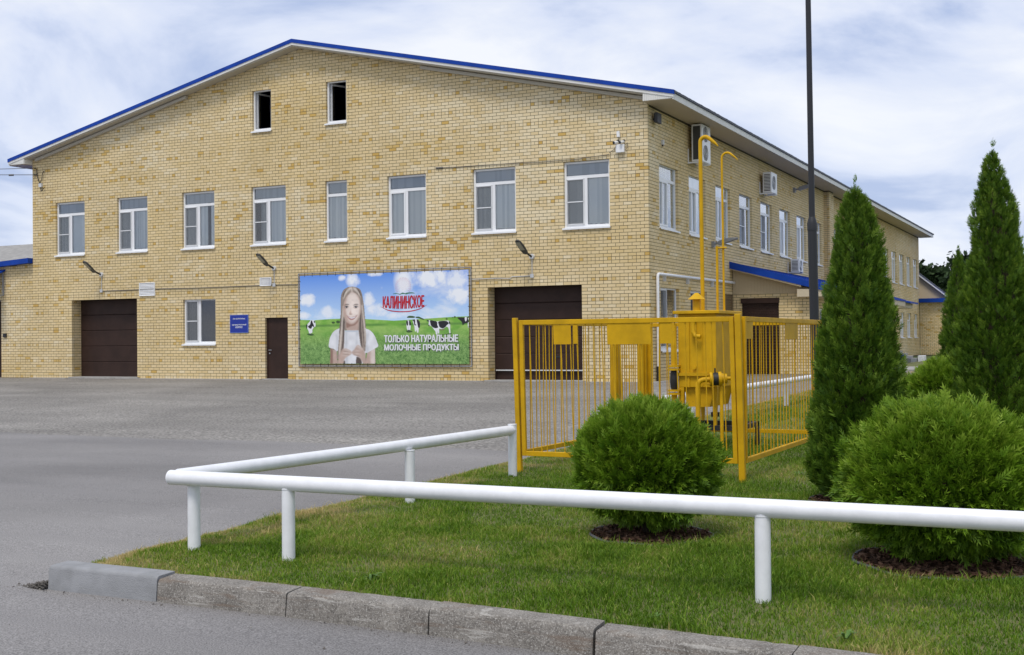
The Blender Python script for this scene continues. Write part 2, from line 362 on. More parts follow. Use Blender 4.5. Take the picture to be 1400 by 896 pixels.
# dirt and gravel swept against the kerb end
def gravel():
    n = 300; V = []; F = []
    for i in range(n):
        u = abs(NR.normal(0, .10)); v = NR.uniform(-.06, .12)
        x = 5.83-u; y = -27.63+v*(1-u*2); h = max(0, .055*(1-u/.24))*NR.uniform(.2, 1); s = NR.uniform(.005, .016)
        b = len(V); c = np.array([x, y, gz(y)+h]); 
        q = np.array([[1, 0, 0], [-1, 0, 0], [0, 1, 0], [0, -1, 0], [0, 0, .8], [0, 0, -.8]])*s*NR.uniform(.6, 1.2, (6, 1)); V += list(c+q)
        F += [(b+0, b+2, b+4), (b+2, b+1, b+4), (b+1, b+3, b+4), (b+3, b+0, b+4), (b+2, b+0, b+5), (b+1, b+2, b+5), (b+3, b+1, b+5), (b+0, b+3, b+5)]
    o = np_mesh('gravel_pile', V, F, mat('dark_gravel', (.12, .11, .098), .95, noise=(40, .5, 2)))
    tag(o, 'small heap of dark gravel against the end of the pale kerb stone', 'gravel', kind='stuff')
gravel()
def grit():
    n = 1500; r = np.random.default_rng(5); x = r.uniform(5.2, 13, n); y = np.where(r.random(n) < .6, -27.71+kdy(x)-np.abs(r.normal(0, .05, n)), r.uniform(-30.5, -27.75, n)); s_ = r.uniform(.0018, .0045, n)*np.where(r.random(n) < .05, 2.2, 1)
    C_ = np.stack([x, y, SL*y+s_*.4], 1); q = np.array([[1, 0, 0], [-1, 0, 0], [0, 1, 0], [0, -1, 0], [0, 0, .8]]); V = C_[:, None]+q[None]*s_[:, None, None]*r.uniform(.6, 1.3, (n, 5, 1))
    f = np.array([(0, 2, 4), (2, 1, 4), (1, 3, 4), (3, 0, 4)]); F = (f[None]+(np.arange(n)*5)[:, None, None]).reshape(-1, 3)
    o = np_mesh('grit', V.reshape(-1, 3), F, attr_mat('grit_stone', 'gc', [(0, (.05, .045, .04)), (.6, (.16, .14, .12)), (1, (.36, .34, .31))]), None, {'gc': ('POINT', np.repeat(r.random(n), 5))}); tag(o, 'loose grit scattered on the road along the foot of the kerb', 'grit', kind='stuff')
grit()

# ------------------------------------------------------------------ brickwork
class Bricks:
    def __init__(s): s.V = []; s.C = []; s.pick = []
    # walls in (u, d, z): d goes into the wall; fn maps to world
    def wall(s, fn, u0, u1, z0, z1, openings=(), top=None, depth=.12, pickfn=None, seed=0, offs=0.0, orange=1.0):
        r = np.random.default_rng(100+seed); J = .0072
        nc = int(math.ceil((z1-z0)/.1-1e-6))
        for c in range(nc):
            za = z0+c*.1; zb = min(za+.1, z1)
            ci = int(round(za/.1)); head = ci % 6 == 0; p = .13 if head else .26
            ua, ub = u0, u1
            if top: ua, ub = top(za+.012, u0, u1)
            if ub-ua < .06: continue
            cuts = [(ua, ub)]
            zm = (za+zb)/2
            for (oa, ob, oz0, oz1) in openings:
                if oz0 < zm < oz1:
                    nw = []
                    for (a1, b1) in cuts:
                        if ob <= a1 or oa >= b1: nw.append((a1, b1)); continue
                        if oa-a1 > .02: nw.append((a1, oa))
                        if b1-ob > .02: nw.append((ob, b1))
                    cuts = nw
            sh = (0 if head else (.13 if ci % 2 else 0))+offs
            for (a1, b1) in cuts:
                k0 = math.floor((a1-sh)/p); pts = [a1]+[sh+k*p for k in range(k0+1, int(math.ceil((b1-sh)/p))+1) if a1+.05 < sh+k*p < b1-.05]+[b1]
                for x0, x1 in zip(pts[:-1], pts[1:]):
                    ea = J if x0 > a1+1e-5 else 0; eb = J if x1 < b1-1e-5 else 0
                    pn = float(vnoise((x0+seed*13)*.45, za*1.1, 4)); pr = (.022+.13*max(0, pn-.55)/.45*1.6+(.11 if head else 0))*orange
                    t = r.random()
                    pb = float(vnoise((x0+seed*7)*.16+5, za*.55, 8)); pc = float(vnoise((x0+seed*3)*.5, za*3.0, 12)); c_ = r.uniform(.55, .95) if t < pr else np.clip(r.normal(.22+.16*(pn-.5)+.24*(pb-.5), .068)-(.09 if pc > .74 else 0), 0, .6)
                    jd = r.uniform(-.0015, .002)
                    B = (x0+ea, x1-eb, jd, depth, za+J, zb-J*.9)
                    if pickfn and pickfn(x0, za): s.pick.append((fn, B, float(c_)))
                    else: s.V.append((fn, B)); s.C.append(float(c_))
    def build(s, name, parent):
        nb = len(s.V); V = np.zeros((nb, 8, 3), np.float32)
        for i, (fn, (a, b, d0, d1, z0, z1)) in enumerate(s.V):
            q = [fn(a, d0, z0), fn(b, d0, z0), fn(b, d1, z0), fn(a, d1, z0), fn(a, d0, z1), fn(b, d0, z1), fn(b, d1, z1), fn(a, d1, z1)]
            V[i] = q
        f = np.array([(0, 1, 5, 4), (1, 2, 6, 5), (3, 0, 4, 7), (4, 5, 6, 7), (0, 3, 2, 1)])
        F = (np.arange(nb)[:, None, None]*8+f[None]).reshape(-1, 4)
        o = np_mesh(name, V.reshape(-1, 3), F, M_brick, parent, {'bc': ('FACE', np.repeat(s.C, 5))}); o['kind'] = 'stuff'; return o
    def singles(s, parent, cap=300):
        cache = {}; off = ORG.get(parent.name, Vector((0, 0, 0)))
        for fn, (a, b, d0, d1, z0, z1), c in s.pick[:cap]:
            cb = round(c*12)/12; key = (round(b-a, 3), round(z1-z0, 3), cb)
            if key not in cache:
                m = MB(); m.box(0, key[0], 0, .12, 0, key[1]); me = bpy.data.meshes.new('brick'); me.from_pydata(m.v, [], m.f); me.materials.append(M_brick)
                at = me.attributes.new('bc', 'FLOAT', 'FACE'); at.data.foreach_set('value', [cb]*6); cache[key] = me
            o = link('brick', cache[key], parent); o.location = Vector(fn(a, d0, z0))-off
        for q in s.pick[cap:]: s.V.append(q[:2]); s.C.append(q[2])

def core(mb, fn, u0, u1, z0, z1, openings, d0=.009, d1=.5, topz=None, g=.012):
    ops = [(a-g, b+g, (c-g if c > z0+.01 else z0), d+g) for a, b, c, d in openings]
    us = sorted({u0, u1, *[o[0] for o in ops], *[o[1] for o in ops]}|({topz[1]} if topz else set()))
    us = [u for u in us if u0-1e-6 <= u <= u1+1e-6]
    for a, b in zip(us[:-1], us[1:]):
        m = (a+b)/2; zz = sorted([(o[2], o[3]) for o in ops if o[0] < m < o[1]]); z = z0
        segs = []
        for c, d in zz:
            if c > z+1e-4: segs.append((z, c, c))
            z = d
        ta, tb = (z1, z1) if not topz else (topz[0](a), topz[0](b)); segs.append((z, ta, tb))
        for s0, sa, sb in segs:
            n = len(mb.v)
            for (u, zt) in ((a, sa), (b, sb)):
                for d in (d0, d1): mb.v.append(tuple(fn(u, d, s0))); mb.v.append(tuple(fn(u, d, zt)))
            # order: a-d0-bot,a-d0-top,a-d1-bot,a-d1-top,b-...
            for f in [(0, 4, 5, 1), (2, 3, 7, 6), (0, 1, 3, 2), (4, 6, 7, 5), (1, 5, 7, 3), (0, 2, 6, 4)]: mb.f.append(tuple(n+i for i in f)); mb.mi.append(mb.m)

FR = lambda u, d, z: (u, d, z)            # front wall, faces -y
SD = lambda u, d, z: (-d, u, z)           # side wall, faces +x

WL, WTOP, APX, APZ = -24.85, 8.05, -12.36, 11.11
def gable_z(x): return 8.095+3.03*(1-abs(x+12.36)/13.30)
def gable_lim(zb, a, b):
    if zb <= WTOP: return a, b
    k = 13.30*(1-(zb-8.095)/3.03); return max(a, -12.36-k), min(b, -12.36+k)

fac = thing('factory_building', 'long two-storey yellow brick factory with a low blue-edged gable roof', 'building', (-12.4, 0, 0))
UPW = [(-23.65, -22.17), (-20.57, -19.11), (-17.50, -16.04), (-14.43, -12.97), (-11.36, -10.49), (-8.93, -7.48), (-5.80, -4.30), (-2.70, -1.21)]
op_front = [(a, b, 4.60, 6.60) for a, b in UPW]+[(-14.36, -13.56, 8.50, 9.93), (-11.30, -10.49, 8.50, 9.93), (-17.48, -16.02, 1.22, 2.83), (-13.88, -12.92, 0, 2.15), (-22.85, -19.63, 0, 2.95), (-5.30, -2.13, 0, 2.95)]
SW = [.96, 3.78, 6.66, 9.57, 12.5, 15.45, 18.4, 21.55, 25.15, 28.2, 31.2, 34.2, 37.1, 40.05, 43.03, 45.97, 48.93, 51.87]
SWW = 1.74
op_side = [(y, y+SWW, 4.58, 6.55) for y in SW]+[(.97, 2.66, .90, 2.82), (3.83, 5.57, .90, 2.82), (26.2, 27.9, 1.2, 2.81), (34.6, 36.3, 1.2, 2.81), (46.05, 47.75, 1.2, 2.81), (48.93, 50.65, 1.2, 2.81), (51.95, 53.6, 1.2, 2.81), (31.4, 32.5, .6, 2.75)]
SLEN = 54.45
mbw = MB(); core(mbw, FR, WL, -.0095, -.3, WTOP, op_front, topz=(gable_z, APX)); front_wall = mbw.build('front_wall', M_mortar, fac)
mbw = MB(); core(mbw, SD, .5, SLEN, -.3, WTOP+.1, op_side); mbw.box(-.4, -.0095, .01, .5, -.3, WTOP)
mbw.box(.0, .24, 23.91, 24.84, -.3, WTOP+.05)
side_wall = mbw.build('side_wall', M_mortar, fac)
mbw = MB(); mbw.box(WL+.01, WL+.5, .5, SLEN, -.3, WTOP+.1); mbw.box(WL+.5, -.5, SLEN-.5, SLEN-.01, -.3, WTOP+.1); mbw.build('rear_wall', M_mortar, fac)
BR = Bricks()
BR.wall(FR, WL, 0, 0, APZ+.05, op_front, top=gable_lim, seed=1, pickfn=lambda u, z: u > -1.12 and 2.95 < z < 8.0)
BR.wall(SD, .134, SLEN, 0, WTOP, op_side, seed=2, orange=.45)
# reveals of the two vehicle doors
for xl, xr in ((-22.85, -19.63), (-5.30, -2.13)):
    BR.wall(lambda u, d, z, X=xl: (X-d, u, z), .133, .47, 0, 2.95, depth=.06, seed=3)
    BR.wall(lambda u, d, z, X=xr: (X+d, .603-u, z), .133, .47, 0, 2.95, depth=.06, seed=4)
BR.wall(lambda u, d, z: (.25-d, u, z), 23.9, 24.85, 0, WTOP, seed=5, depth=.1, offs=.05)
BR.wall(lambda u, d, z: (u, 23.9+d, z), .0, .14, 0, WTOP, seed=6, depth=.1)
BR.singles(front_wall)
BR.build('bricks', fac)

# ---- windows
def window(fn, u0, u1, z0, z1, style, parent, seed=0, sill=True, dep=.088):
    r = random.Random(seed); W = u1-u0; H = z1-z0; fr = .065; D0, D1 = dep, dep+.07
    def B(mb, a, b, c, d, e, f): i = len(mb.v); mb.box(a, b, c, d, e, f); mb.map(lambda x, y, z: fn(x, y, z), i)
    ft = MB(); e = .004
    zb = z0+.03
    B(ft, u0+e, u0+fr, D0, D1, zb, z1-e); B(ft, u1-fr, u1-e, D0, D1, zb, z1-e); B(ft, u0+fr, u1-fr, D0, D1, zb, zb+fr); B(ft, u0+fr, u1-fr, D0, D1, z1-fr, z1-e)
    panes = []; nets = []
    zt = z1-.47 if style != 'low' and style != 'open' else z1-fr
    if style not in ('low', 'open'):
        B(ft, u0+fr, u1-fr, D0+.002, D1-.002, zt-.045, zt+.045); panes.append((u0+fr, u1-fr, zt+.045, z1-fr)); ztop = zt-.045
    else: ztop = z1-fr
    z_lo = zb+fr
    if style in ('net', 'plain', 'low', 'side', 'sidenet'):
        um = u0+W*(.47 if style != 'side' and style != 'sidenet' else .56)
        B(ft, um-.045, um+.045, D0+.003, D1-.003, z_lo, ztop)
        s = .05   # opening sash on the left, proud
        la, lb = u0+fr, um-.045
        B(ft, la, la+s, D0-.018, D1-.01, z_lo, ztop); B(ft, lb-s, lb, D0-.018, D1-.01, z_lo, ztop); B(ft, la+s, lb-s, D0-.018, D1-.01, z_lo, z_lo+s); B(ft, la+s, lb-s, D0-.018, D1-.01, ztop-s, ztop)
        panes += [(la+s, lb-s, z_lo+s, ztop-s), (um+.045, u1-fr, z_lo, ztop)]
        if style in ('net', 'low', 'sidenet'): nets.append((la+.012, lb-.012, z_lo+.012, ztop-.012))
        if style == 'side':
            B(ft, u0+W*.27, u0+W*.27+.06, D0-.01, D1-.02, z_lo, ztop)
    elif style == 'narrow': panes.append((u0+fr, u1-fr, z_lo, ztop))
    o = ft.build('window', M_white, parent)
    if style == 'open':      # sash swung into the dark room
        g = MB(); w = W-2*fr; s = .05; an = rad(68 if seed % 2 else 80)
        for (a, b, c, d) in ((0, s, 0, 1), (w-s, w, 0, 1), (s, w-s, 0, s/(ztop-z_lo)), (s, w-s, 1-s/(ztop-z_lo), 1)):
            i = len(g.v); g.box(a, b, -.03, .03, z_lo+c*(ztop-z_lo), z_lo+d*(ztop-z_lo)); g.map(lambda x, y, z: fn(u0+fr+x*math.cos(an)-y*math.sin(an), D1+.03+x*math.sin(an)+y*math.cos(an), z), i)
        g.build('sash', M_white, o)
        g = MB(); g.add([fn(u0+fr+q*math.cos(an), D1+.03+q*math.sin(an), zz) for q, zz in ((s, z_lo+s), (w-s, z_lo+s), (w-s, ztop-s), (s, ztop-s))], [(0, 1, 2, 3)]); g.build('pane', M_glass, o)
    for (a, b, c, d) in panes:
        g = MB(); y = D0+.03; q1, q2 = r.uniform(-.006, .006), r.uniform(-.008, .008); g.add([fn(a, y, c), fn(b, y+q1, c), fn(b, y+q1+q2, d), fn(a, y+q2, d)], [(0, 1, 2, 3)]); g.build('pane', M_glass, o)
    for (a, b, c, d) in nets:
        g = MB(); y = D0-.022; g.add([fn(a, y, c), fn(b, y, c), fn(b, y, d), fn(a, y, d)], [(0, 1, 2, 3)]); g.build('mosquito_net', M_net, o)
        g = MB(); zm = (c+d)/2
        for q in ((a, b, zm-.014, zm+.014), (a, a+.018, c, d), (b-.018, b, c, d), (a, b, c, c+.018), (a, b, d-.018, d)): B(g, q[0], q[1], y-.008, y-.002, q[2], q[3])
        g.build('net_frame', M_white, o)
    if sill:
        g = MB(); B(g, u0-.03, u1+.03, -.055, D0-.001, z0-.012, z0+.004); B(g, u0-.03, u1+.03, -.058, -.05, z0-.045, z0-.012); i = len(g.v)
        B(g, u0+.004, u1-.004, .02, D0-.001, z0+.004, zb); g.build('sill', M_white, o)
    if style in ('net', 'plain', 'narrow', 'side', 'sidenet'):   # vertical fabric blinds
        g = MB(); x = u0+.03; ang0 = r.choice((.10, .16, -.14, .2, -.1, .3))
        skip = (u0+W*.70, u0+W*.80) if seed == 5 else (u0+W*.06, u0+W*.22) if seed == 6 else (9e9, 9e9); zt_ = z1-.40 if style in ('net', 'plain', 'narrow') else z1+.05
        while x < u1-.03:
            an = ang0+r.uniform(-.05, .05); w = .0455; y0 = D1+.012; zbot = z0+.12+r.uniform(-.01, .01)
            if not skip[0] < x < skip[1]:
                dx, dy = w*math.cos(an), w*math.sin(an)
                g.add([fn(x-dx, y0-dy, zbot), fn(x+dx, y0+dy, zbot), fn(x+dx, y0+dy, zt_), fn(x-dx, y0-dy, zt_)], [(0, 1, 2, 3)]); g.mi[-1] = r.choice((0, 0, 1, 1, 2))
            if zt_ < z1: g.add([fn(x-.046, y0, zt_+.01), fn(x+.04, y0, zt_+.01), fn(x+.04, y0, z1+.05), fn(x-.046, y0, z1+.05)], [(0, 1, 2, 3)]); g.mi[-1] = r.choice((3, 3, 4))
            x += .080
        g.build('blind', [M_blind, M_blind2, M_blind3, mat('blind_shade_tone', (.50, .54, .58), .8), mat('blind_shade_tone_dim', (.44, .48, .52), .8)], o)  # last two greys paint the lintel's shade onto the blinds behind the transom
    elif style == 'low':
        g = MB(); n = 26
        for k in range(n):
            xa = u0+.02+.5*k/n; xb = u0+.02+.5*(k+1)/n; ya = D1+.06+.03*math.sin(k*1.3); yb = D1+.06+.03*math.sin((k+1)*1.3)
            g.add([fn(xa, ya, z0+.1), fn(xb, yb, z0+.1), fn(xb, yb, z1), fn(xa, ya, z1)], [(0, 1, 2, 3)])
        g.build('curtain', M_curtain, o)
    return o
for i, (a, b) in enumerate(UPW):
    window(FR, a, b, 4.60, 6.60, ['net', 'net', 'net', 'net', 'narrow', 'plain', 'net', 'net'][i], fac, seed=i+3)
window(FR, -14.36, -13.56, 8.50, 9.93, 'open', fac, 2); window(FR, -11.30, -10.49, 8.50, 9.93, 'open', fac, 1)
window(FR, -17.48, -16.02, 1.22, 2.83, 'low', fac, 20)
for i, y in enumerate(SW): window(SD, y, y+SWW, 4.58, 6.55, 'sidenet' if i in (3, 4) else 'side', fac, seed=40+i)
for i, q in enumerate(op_side[len(SW):len(SW)+7]): window(SD, *q, 'side' if i > 1 else 'low', fac, seed=70+i)

# ---- doors
def sectional_door(x0, x1, gap, parent):
    d = MB(); y = .46; d.box(x0+.004, x1-.004, y+.06, y+.09, 0, 2.95); o = d.build('garage_door', M_brown, parent)
    n = 5; hh = (2.93-gap)/n
    for k in range(n):
        p = MB(); za = gap+.01+k*hh; p.prism([(y+.055, za), (y+.055, za+hh-.012), (y+.012, za+hh-.012), (y, za+hh-.03), (y, za+.012), (y+.012, za)], 0, x0+.03, x1-.03); p.build('door_panel', M_brown, o)
    f = MB(); f.box(x0+.002, x0+.028, y-.004, y+.05, 0, 2.945); f.box(x1-.028, x1-.002, y-.004, y+.05, 0, 2.945); f.build('guide_rail', M_brown, o)
    return o
g1 = sectional_door(-22.85, -19.63, .01, fac)
g2 = sectional_door(-5.30, -2.13, .32, fac)
m = MB(); m.box(-5.26, -2.17, .44, .46, .31, .345); m.build('bottom_rail', M_lgrey, g2)
m = MB(); m.box(-3.2, -3.02, .445, .458, .72, .77); m.build('handle', M_black, g2)
m = MB(); m.box(-22.95, -19.53, -.10, .5, -.1, .05); m.build('threshold', M_conc, fac, bevel=(.01, 2))
m = MB(); m.box(-5.4, -2.03, -.10, .5, -.1, .035); m.build('threshold', M_conc, fac, bevel=(.01, 2))
m = MB(); m.box(-13.86, -12.94, .10, .15, .03, 2.13); dr = m.build('steel_door', M_brown, fac)
m = MB(); m.box(-13.875, -13.82, .085, .155, .0, 2.145); m.box(-12.98, -12.925, .085, .155, 0, 2.145); m.box(-13.82, -12.98, .085, .155, 2.09, 2.145); m.build('door_frame', M_brown, dr)
m = MB(); m.cyl((-13.76, .1, 1.0), (-13.76, .04, 1.0), .012); m.cyl((-13.76, .045, 1.0), (-13.64, .045, 1.0), .011); m.build('handle', mat('steel', (.6, .6, .6), .3, .9), dr)
m = MB(); m.cyl((-13.75, .1, .89), (-13.75, .08, .89), .025); m.build('lock', MATS['steel'], dr)
m = MB(); m.box(-13.95, -12.85, -.12, .1, -.1, .03); m.build('threshold', M_conc, fac, bevel=(.01, 2))
# apron strip along the foot of the wall
for a, b in ((WL, -22.97), (-19.5, -13.97), (-12.83, -5.42), (-2.0, .30)): m = MB(); m.box(a, b, -.22, .0, -.1, .012); m.build('apron', M_conc, fac)
m = MB(); m.box(.003, .3, .02, 8.5, -.1, .012); m.build('apron', M_conc, fac)
# ---- wall vents
def vent(fn, u0, u1, z0, z1, m, name='wall_vent', n=9):
    g = MB(); e = .025
    for q in ((u0, u1, z0, z0+e), (u0, u1, z1-e, z1), (u0, u0+e, z0+e, z1-e), (u1-e, u1, z0+e, z1-e)): i = len(g.v); g.box(q[0], q[1], -.04, .02, q[2], q[3]); g.map(fn, i)
    o = g.build(name, m, fac)
    for k in range(n):
        za = z0+e+(z1-z0-2*e)*k/n; h = (z1-z0-2*e)/n; s = MB(); s.prism([(-.034, za), (-.01, za+h*.85), (-.004, za+h*.85), (-.028, za)], 0, u0+e, u1-e); s.map(fn); s.build('slat', m, o)
vent(FR, -19.49, -18.76, 2.98, 3.46, M_white); vent(FR, -14.06, -13.58, 3.19, 3.48, M_white, n=6); vent(SD, 7.62, 8.45, 1.95, 2.80, mat('brown_louvre', (.22, .155, .085), .5), n=14)

# ---- roof
roof_z = lambda x: 8.33+(11.36-8.33)*(1-abs(x+12.36)/13.30)
XL, XR, RX, YF, YB = -25.66, .94, -12.36, -.40, SLEN+.35
m = MB()
for (xa, xb) in ((XL, RX), (RX, XR)):
    za, zb = roof_z(xa), roof_z(xb); m.prism([(xa, za), (xb, zb), (xb, zb-.06), (xa, za-.06)], 1, YF, YB)
roof = m.build('roof', M_blue, fac)
m = MB()
for (xa, xb) in ((XL, RX), (RX, XR)):
    za, zb = roof_z(xa)+.02, roof_z(xb)+.02; m.prism([(xa-.02*(xa == XL), za), (xb+.02*(xb == XR), zb), (xb+.02*(xb == XR), zb-.125), (xa-.02*(xa == XL), za-.125)], 1, YF-.05, YF+.03)
m.build('verge_trim', M_blue, roof)
m = MB()
for (xa, xb) in ((XL, RX), (RX, XR)):
    za, zb = roof_z(xa)-.10, roof_z(xb)-.10; m.prism([(xa, za), (xb, zb), (xb, zb-.085), (xa, za-.085)], 1, YF-.03, YF+.02)
m.build('verge_board', M_fascia, roof)
m = MB()
for (xa, xb) in ((WL-.02, RX), (RX, .02)):
    za, zb = roof_z(xa)-.18, roof_z(xb)-.18; m.prism([(xa, za), (xb, zb), (xb, zb-.04), (xa, za-.04)], 1, YF+.02, .03)
m.build('verge_soffit', M_soffit, roof)
for (xa, xb) in ((-24.6, -17.2), (-7.6, -.1)):    # ledge board under the lower ends of the verge
    m = MB(); za, zb = roof_z(xa)-.246, roof_z(xb)-.246; m.prism([(xa, za), (xb, zb), (xb, zb-.10), (xa, za-.10)], 1, -.12, -.003); m.build('ledge_board', M_soffit, roof)
# eaves box, both sides: ribbed ends, flat soffit, fascia
for (xi, xo, s) in ((.012, .90, 1), (WL-.012, XL+.05, -1)):
    m = MB(); n = 16
    for k in range(n):
        a = xi+(xo-xi)*k/n; b = xi+(xo-xi)*(k+1)/n-.004*s; m.prism([(a, 8.12), (b, 8.12), (b, roof_z(b)-.10), (a, roof_z(a)-.10)], 1, YF-.012, YF+.02)
    m.build('eaves_box_end', M_fascia, roof)
    m = MB(); m.box(min(xi, xi-.018*s), max(xi, xi-.018*s), YF+.021, -.002, 8.12, roof_z(xi)-.19); m.build('eaves_box_cheek', M_fascia, roof)
    m = MB(); xa, xb = min(xi, xo), max(xi, xo); m.box(xa, xb, YF+.02, YB, 8.10, 8.125); m.build('eaves_soffit', mat('soffit_beige', (.50, .42, .29), .6), roof)
    m = MB(); m.box(min(xo, xo+.03*s), max(xo, xo+.03*s), YF-.01, YB, 8.09, 8.27); m.build('fascia', M_fascia, roof)
    m = MB(); y = YF
    while y < YB: m.box(min(xo-.1*s, xo+.075*s), max(xo-.1*s, xo+.075*s), y, y+.165, 8.272, 8.335+.012*RND.random()); y += .19
    m.build('tile_edge', mat('dark_tile', (.03, .035, .05), .5), roof)
m = MB(); m.box(-.6, .9, YB-.03, YB, 8.12, 8.3); m.build('rear_end_board', M_fascia, roof)

# ------------------------------------------------------------------ things fixed to the walls
def bent(mb, pts, r, n=8): return mb.tube(pts, r, n)
def wall_lamp(x, z, label):
    t = thing('wall_lamp', label, 'lamp', (x, 0, z), 'oval floodlights on the gable wall')
    m = MB(); m.cyl((x, 0, z), (x, -.07, z), .085, .075, 18); m.build('mount', M_lgrey, t, smooth=40)
    m = MB(); m.tube([(x, -.06, z), (x-.03, -.2, z+.06), (x-.06, -.34, z+.13)], .032); m.build('arm', M_black, t, smooth=40)
    m = MB(); n = 20; L_, W_ = .30, .115
    for s, y in ((1.0, -.03), (1.0, .01), (.8, .035)):
        for k in range(n):
            q = 2*math.pi*k/n; ex = math.copysign(abs(math.cos(q))**.7, math.cos(q)); ey = math.copysign(abs(math.sin(q))**.7, math.sin(q)); m.v.append((ex*W_*s, ey*L_*s, y))
    for r_ in range(2):
        for k in range(n): m.f.append((r_*n+k, r_*n+(k+1) % n, (r_+1)*n+(k+1) % n, (r_+1)*n+k)); m.mi.append(0)
    m.f.append(tuple(range(n-1, -1, -1))); m.f.append(tuple(2*n+k for k in range(n))); m.mi += [0, 0]
    R_ = Matrix.Rotation(rad(-14), 4, 'Z')@Matrix.Rotation(rad(-42), 4, 'X'); T = Matrix.Translation((x-.10, -.52, z+.27))
    m.map(lambda a_, b_, c_: tuple(T@R_@Vector((a_, b_, c_)))); m.build('lamp_head', mat('lamp_housing', (.045, .047, .045), .5), t, smooth=40)
    m = MB(); m.prism([(-.08, -.22), (.08, -.22), (.08, .1), (-.08, .1)], 2, -.045, -.028); m.map(lambda a_, b_, c_: tuple(T@R_@Vector((a_, b_, c_)))); m.build('lens', mat('lamp_lens', (.30, .29, .22), .25), t)
    m = MB(); m.box(x-.055, x+.055, -.05, .0, 3.16, 3.27); m.build('junction_box', M_lgrey, t)
    m = MB(); m.tube([(x, -.015, z-.08), (x, -.015, 3.26)], .012, 6); m.build('conduit', M_lgrey, t)
wall_lamp(-21.33, 3.82, 'oval floodlight on a bracket above the brown shutter beside the annex')
wall_lamp(-13.46, 3.78, 'oval floodlight on a bracket above the narrow brown steel door')
wall_lamp(-3.76, 3.80, 'oval floodlight on a bracket above the vehicle door by the building corner')
m = MB(); m.tube([(-21.27, -.02, 3.21), (-18.5, -.018, 3.22), (-17, -.02, 3.20), (-13.5, -.018, 3.215), (-12.5, -.018, 3.2)], .013, 6)
base_thing('wall_conduit', 'thin grey conduit running along the gable wall beside the banner', 'conduit', m, M_cable, (-17, 0, 3.2))
m = MB(); m.tube([(-5.86, -.02, 3.17), (-5, -.018, 3.18), (-4.5, -.02, 3.16), (-4.45, -.018, 3.21), (-3.82, -.02, 3.215)], .012, 6)
base_thing('wall_conduit', 'short pale conduit running to the lamp above the corner vehicle door', 'conduit', m, M_lgrey, (-4.8, 0, 3.2))
m = MB(); m.tube([(-7.05, -.012, 6.74), (-6.5, -.02, 6.72), (-5, -.02, 6.70), (-3.5, -.02, 6.66), (-2.2, -.02, 6.66), (-1.2, -.03, 6.72)], .010, 6); m.cyl((-7.1, -.015, 6.74), (-6.85, -.015, 6.73), .025)
base_thing('facade_cable', 'thin dark cable sagging across the wall above the upper windows', 'cable', m, M_cable, (-4, 0, 6.7))
# camera and junction box by the corner
t = thing('security_camera', 'white junction box with two small cameras near the roof corner', 'camera', (-.83, 0, 6.85))
m = MB(); m.box(-.96, -.70, -.12, 0, 6.74, 6.98); m.build('junction_box', M_white, t, bevel=(.012, 2))
for x in (-.93, -.74):
    m = MB(); m.cyl((x, -.03, 7.06), (x-.05, -.2, 7.02), .04, .045, 12); c = m.build('camera_body', M_white, t, smooth=40)
    m = MB(); m.cyl((x-.05, -.2, 7.02), (x-.053, -.212, 7.017), .04, .04, 12); m.build('lens', M_black, c)
    m = MB(); m.cyl((x, 0, 7.10), (x, -.06, 7.08), .035); m.build('bracket', M_black, t)
m = MB(); m.tube([(-.7, -.03, 6.95), (-.62, -.03, 7.02), (-.6, -.03, 6.9), (-.7, -.03, 6.82)], .008, 6); m.tube([(-.98, -.03, 6.95), (-1.05, -.03, 6.85), (-1.2, -.03, 6.76)], .008, 6); m.build('cable', M_cable, t)
t = thing('security_camera', 'tiny white dome camera above the junction box near the roof corner', 'camera', (-.9, 0, 7.3))
m = MB(); m.cyl((-.9, 0, 7.36), (-.9, -.08, 7.34), .04); m.build('bracket', M_lgrey, t); m = MB(); m.cyl((-.89, -.08, 7.36), (-.88, -.08, 7.2), .05, .055); m.build('dome', M_white, t, smooth=40)
# cable terminal at the far upper corner with overhead wires
t = thing('cable_terminal', 'small white terminal with looping black cables high beside the annex', 'terminal', (-24.38, 0, 7.3))
m = MB(); m.box(-24.45, -24.30, -.08, 0, 7.24, 7.38); m.build('box', M_lgrey, t)
m = MB(); m.tube([(-24.75, -.03, 8.0), (-24.6, -.04, 7.95), (-24.55, -.05, 7.7), (-24.48, -.05, 7.5), (-24.42, -.04, 7.38)], .016, 6)
m.tube([(-24.2, -.03, 7.85), (-24.27, -.05, 7.75), (-24.32, -.05, 7.5), (-24.40, -.05, 7.38)], .012, 6); m.tube([(-24.4, -.05, 7.24), (-24.32, -.06, 7.08), (-24.18, -.04, 7.22)], .014, 6); m.tube([(-24.75, -.04, 7.74), (-24.58, -.04, 7.73)], .02, 6); m.build('cable', M_black, t)
m = MB(); m.tube([(-24.75, -.1, 7.98)]+[(-24.75-k*3.2, -.1-k*2.0, 7.98-.12*k+.004*k*k) for k in range(1, 9)], .012, 5)
base_thing('overhead_wire', 'upper thin wire leaving the far roof corner', 'wire', m, M_cable, (-24.75, -.1, 7.98))
m = MB(); m.tube([(-24.7, -.05, 7.73)]+[(-24.7-k*3.2, -.05-k*2.0, 7.73-.02*k+.004*k*k) for k in range(1, 9)], .013, 5); m.cyl((-25.35, -.45, 7.72), (-25.5, -.54, 7.715), .035)
base_thing('overhead_wire', 'lower thin wire with a small black clamp leaving the far wall corner', 'wire', m, M_cable, (-24.7, -.05, 7.73))

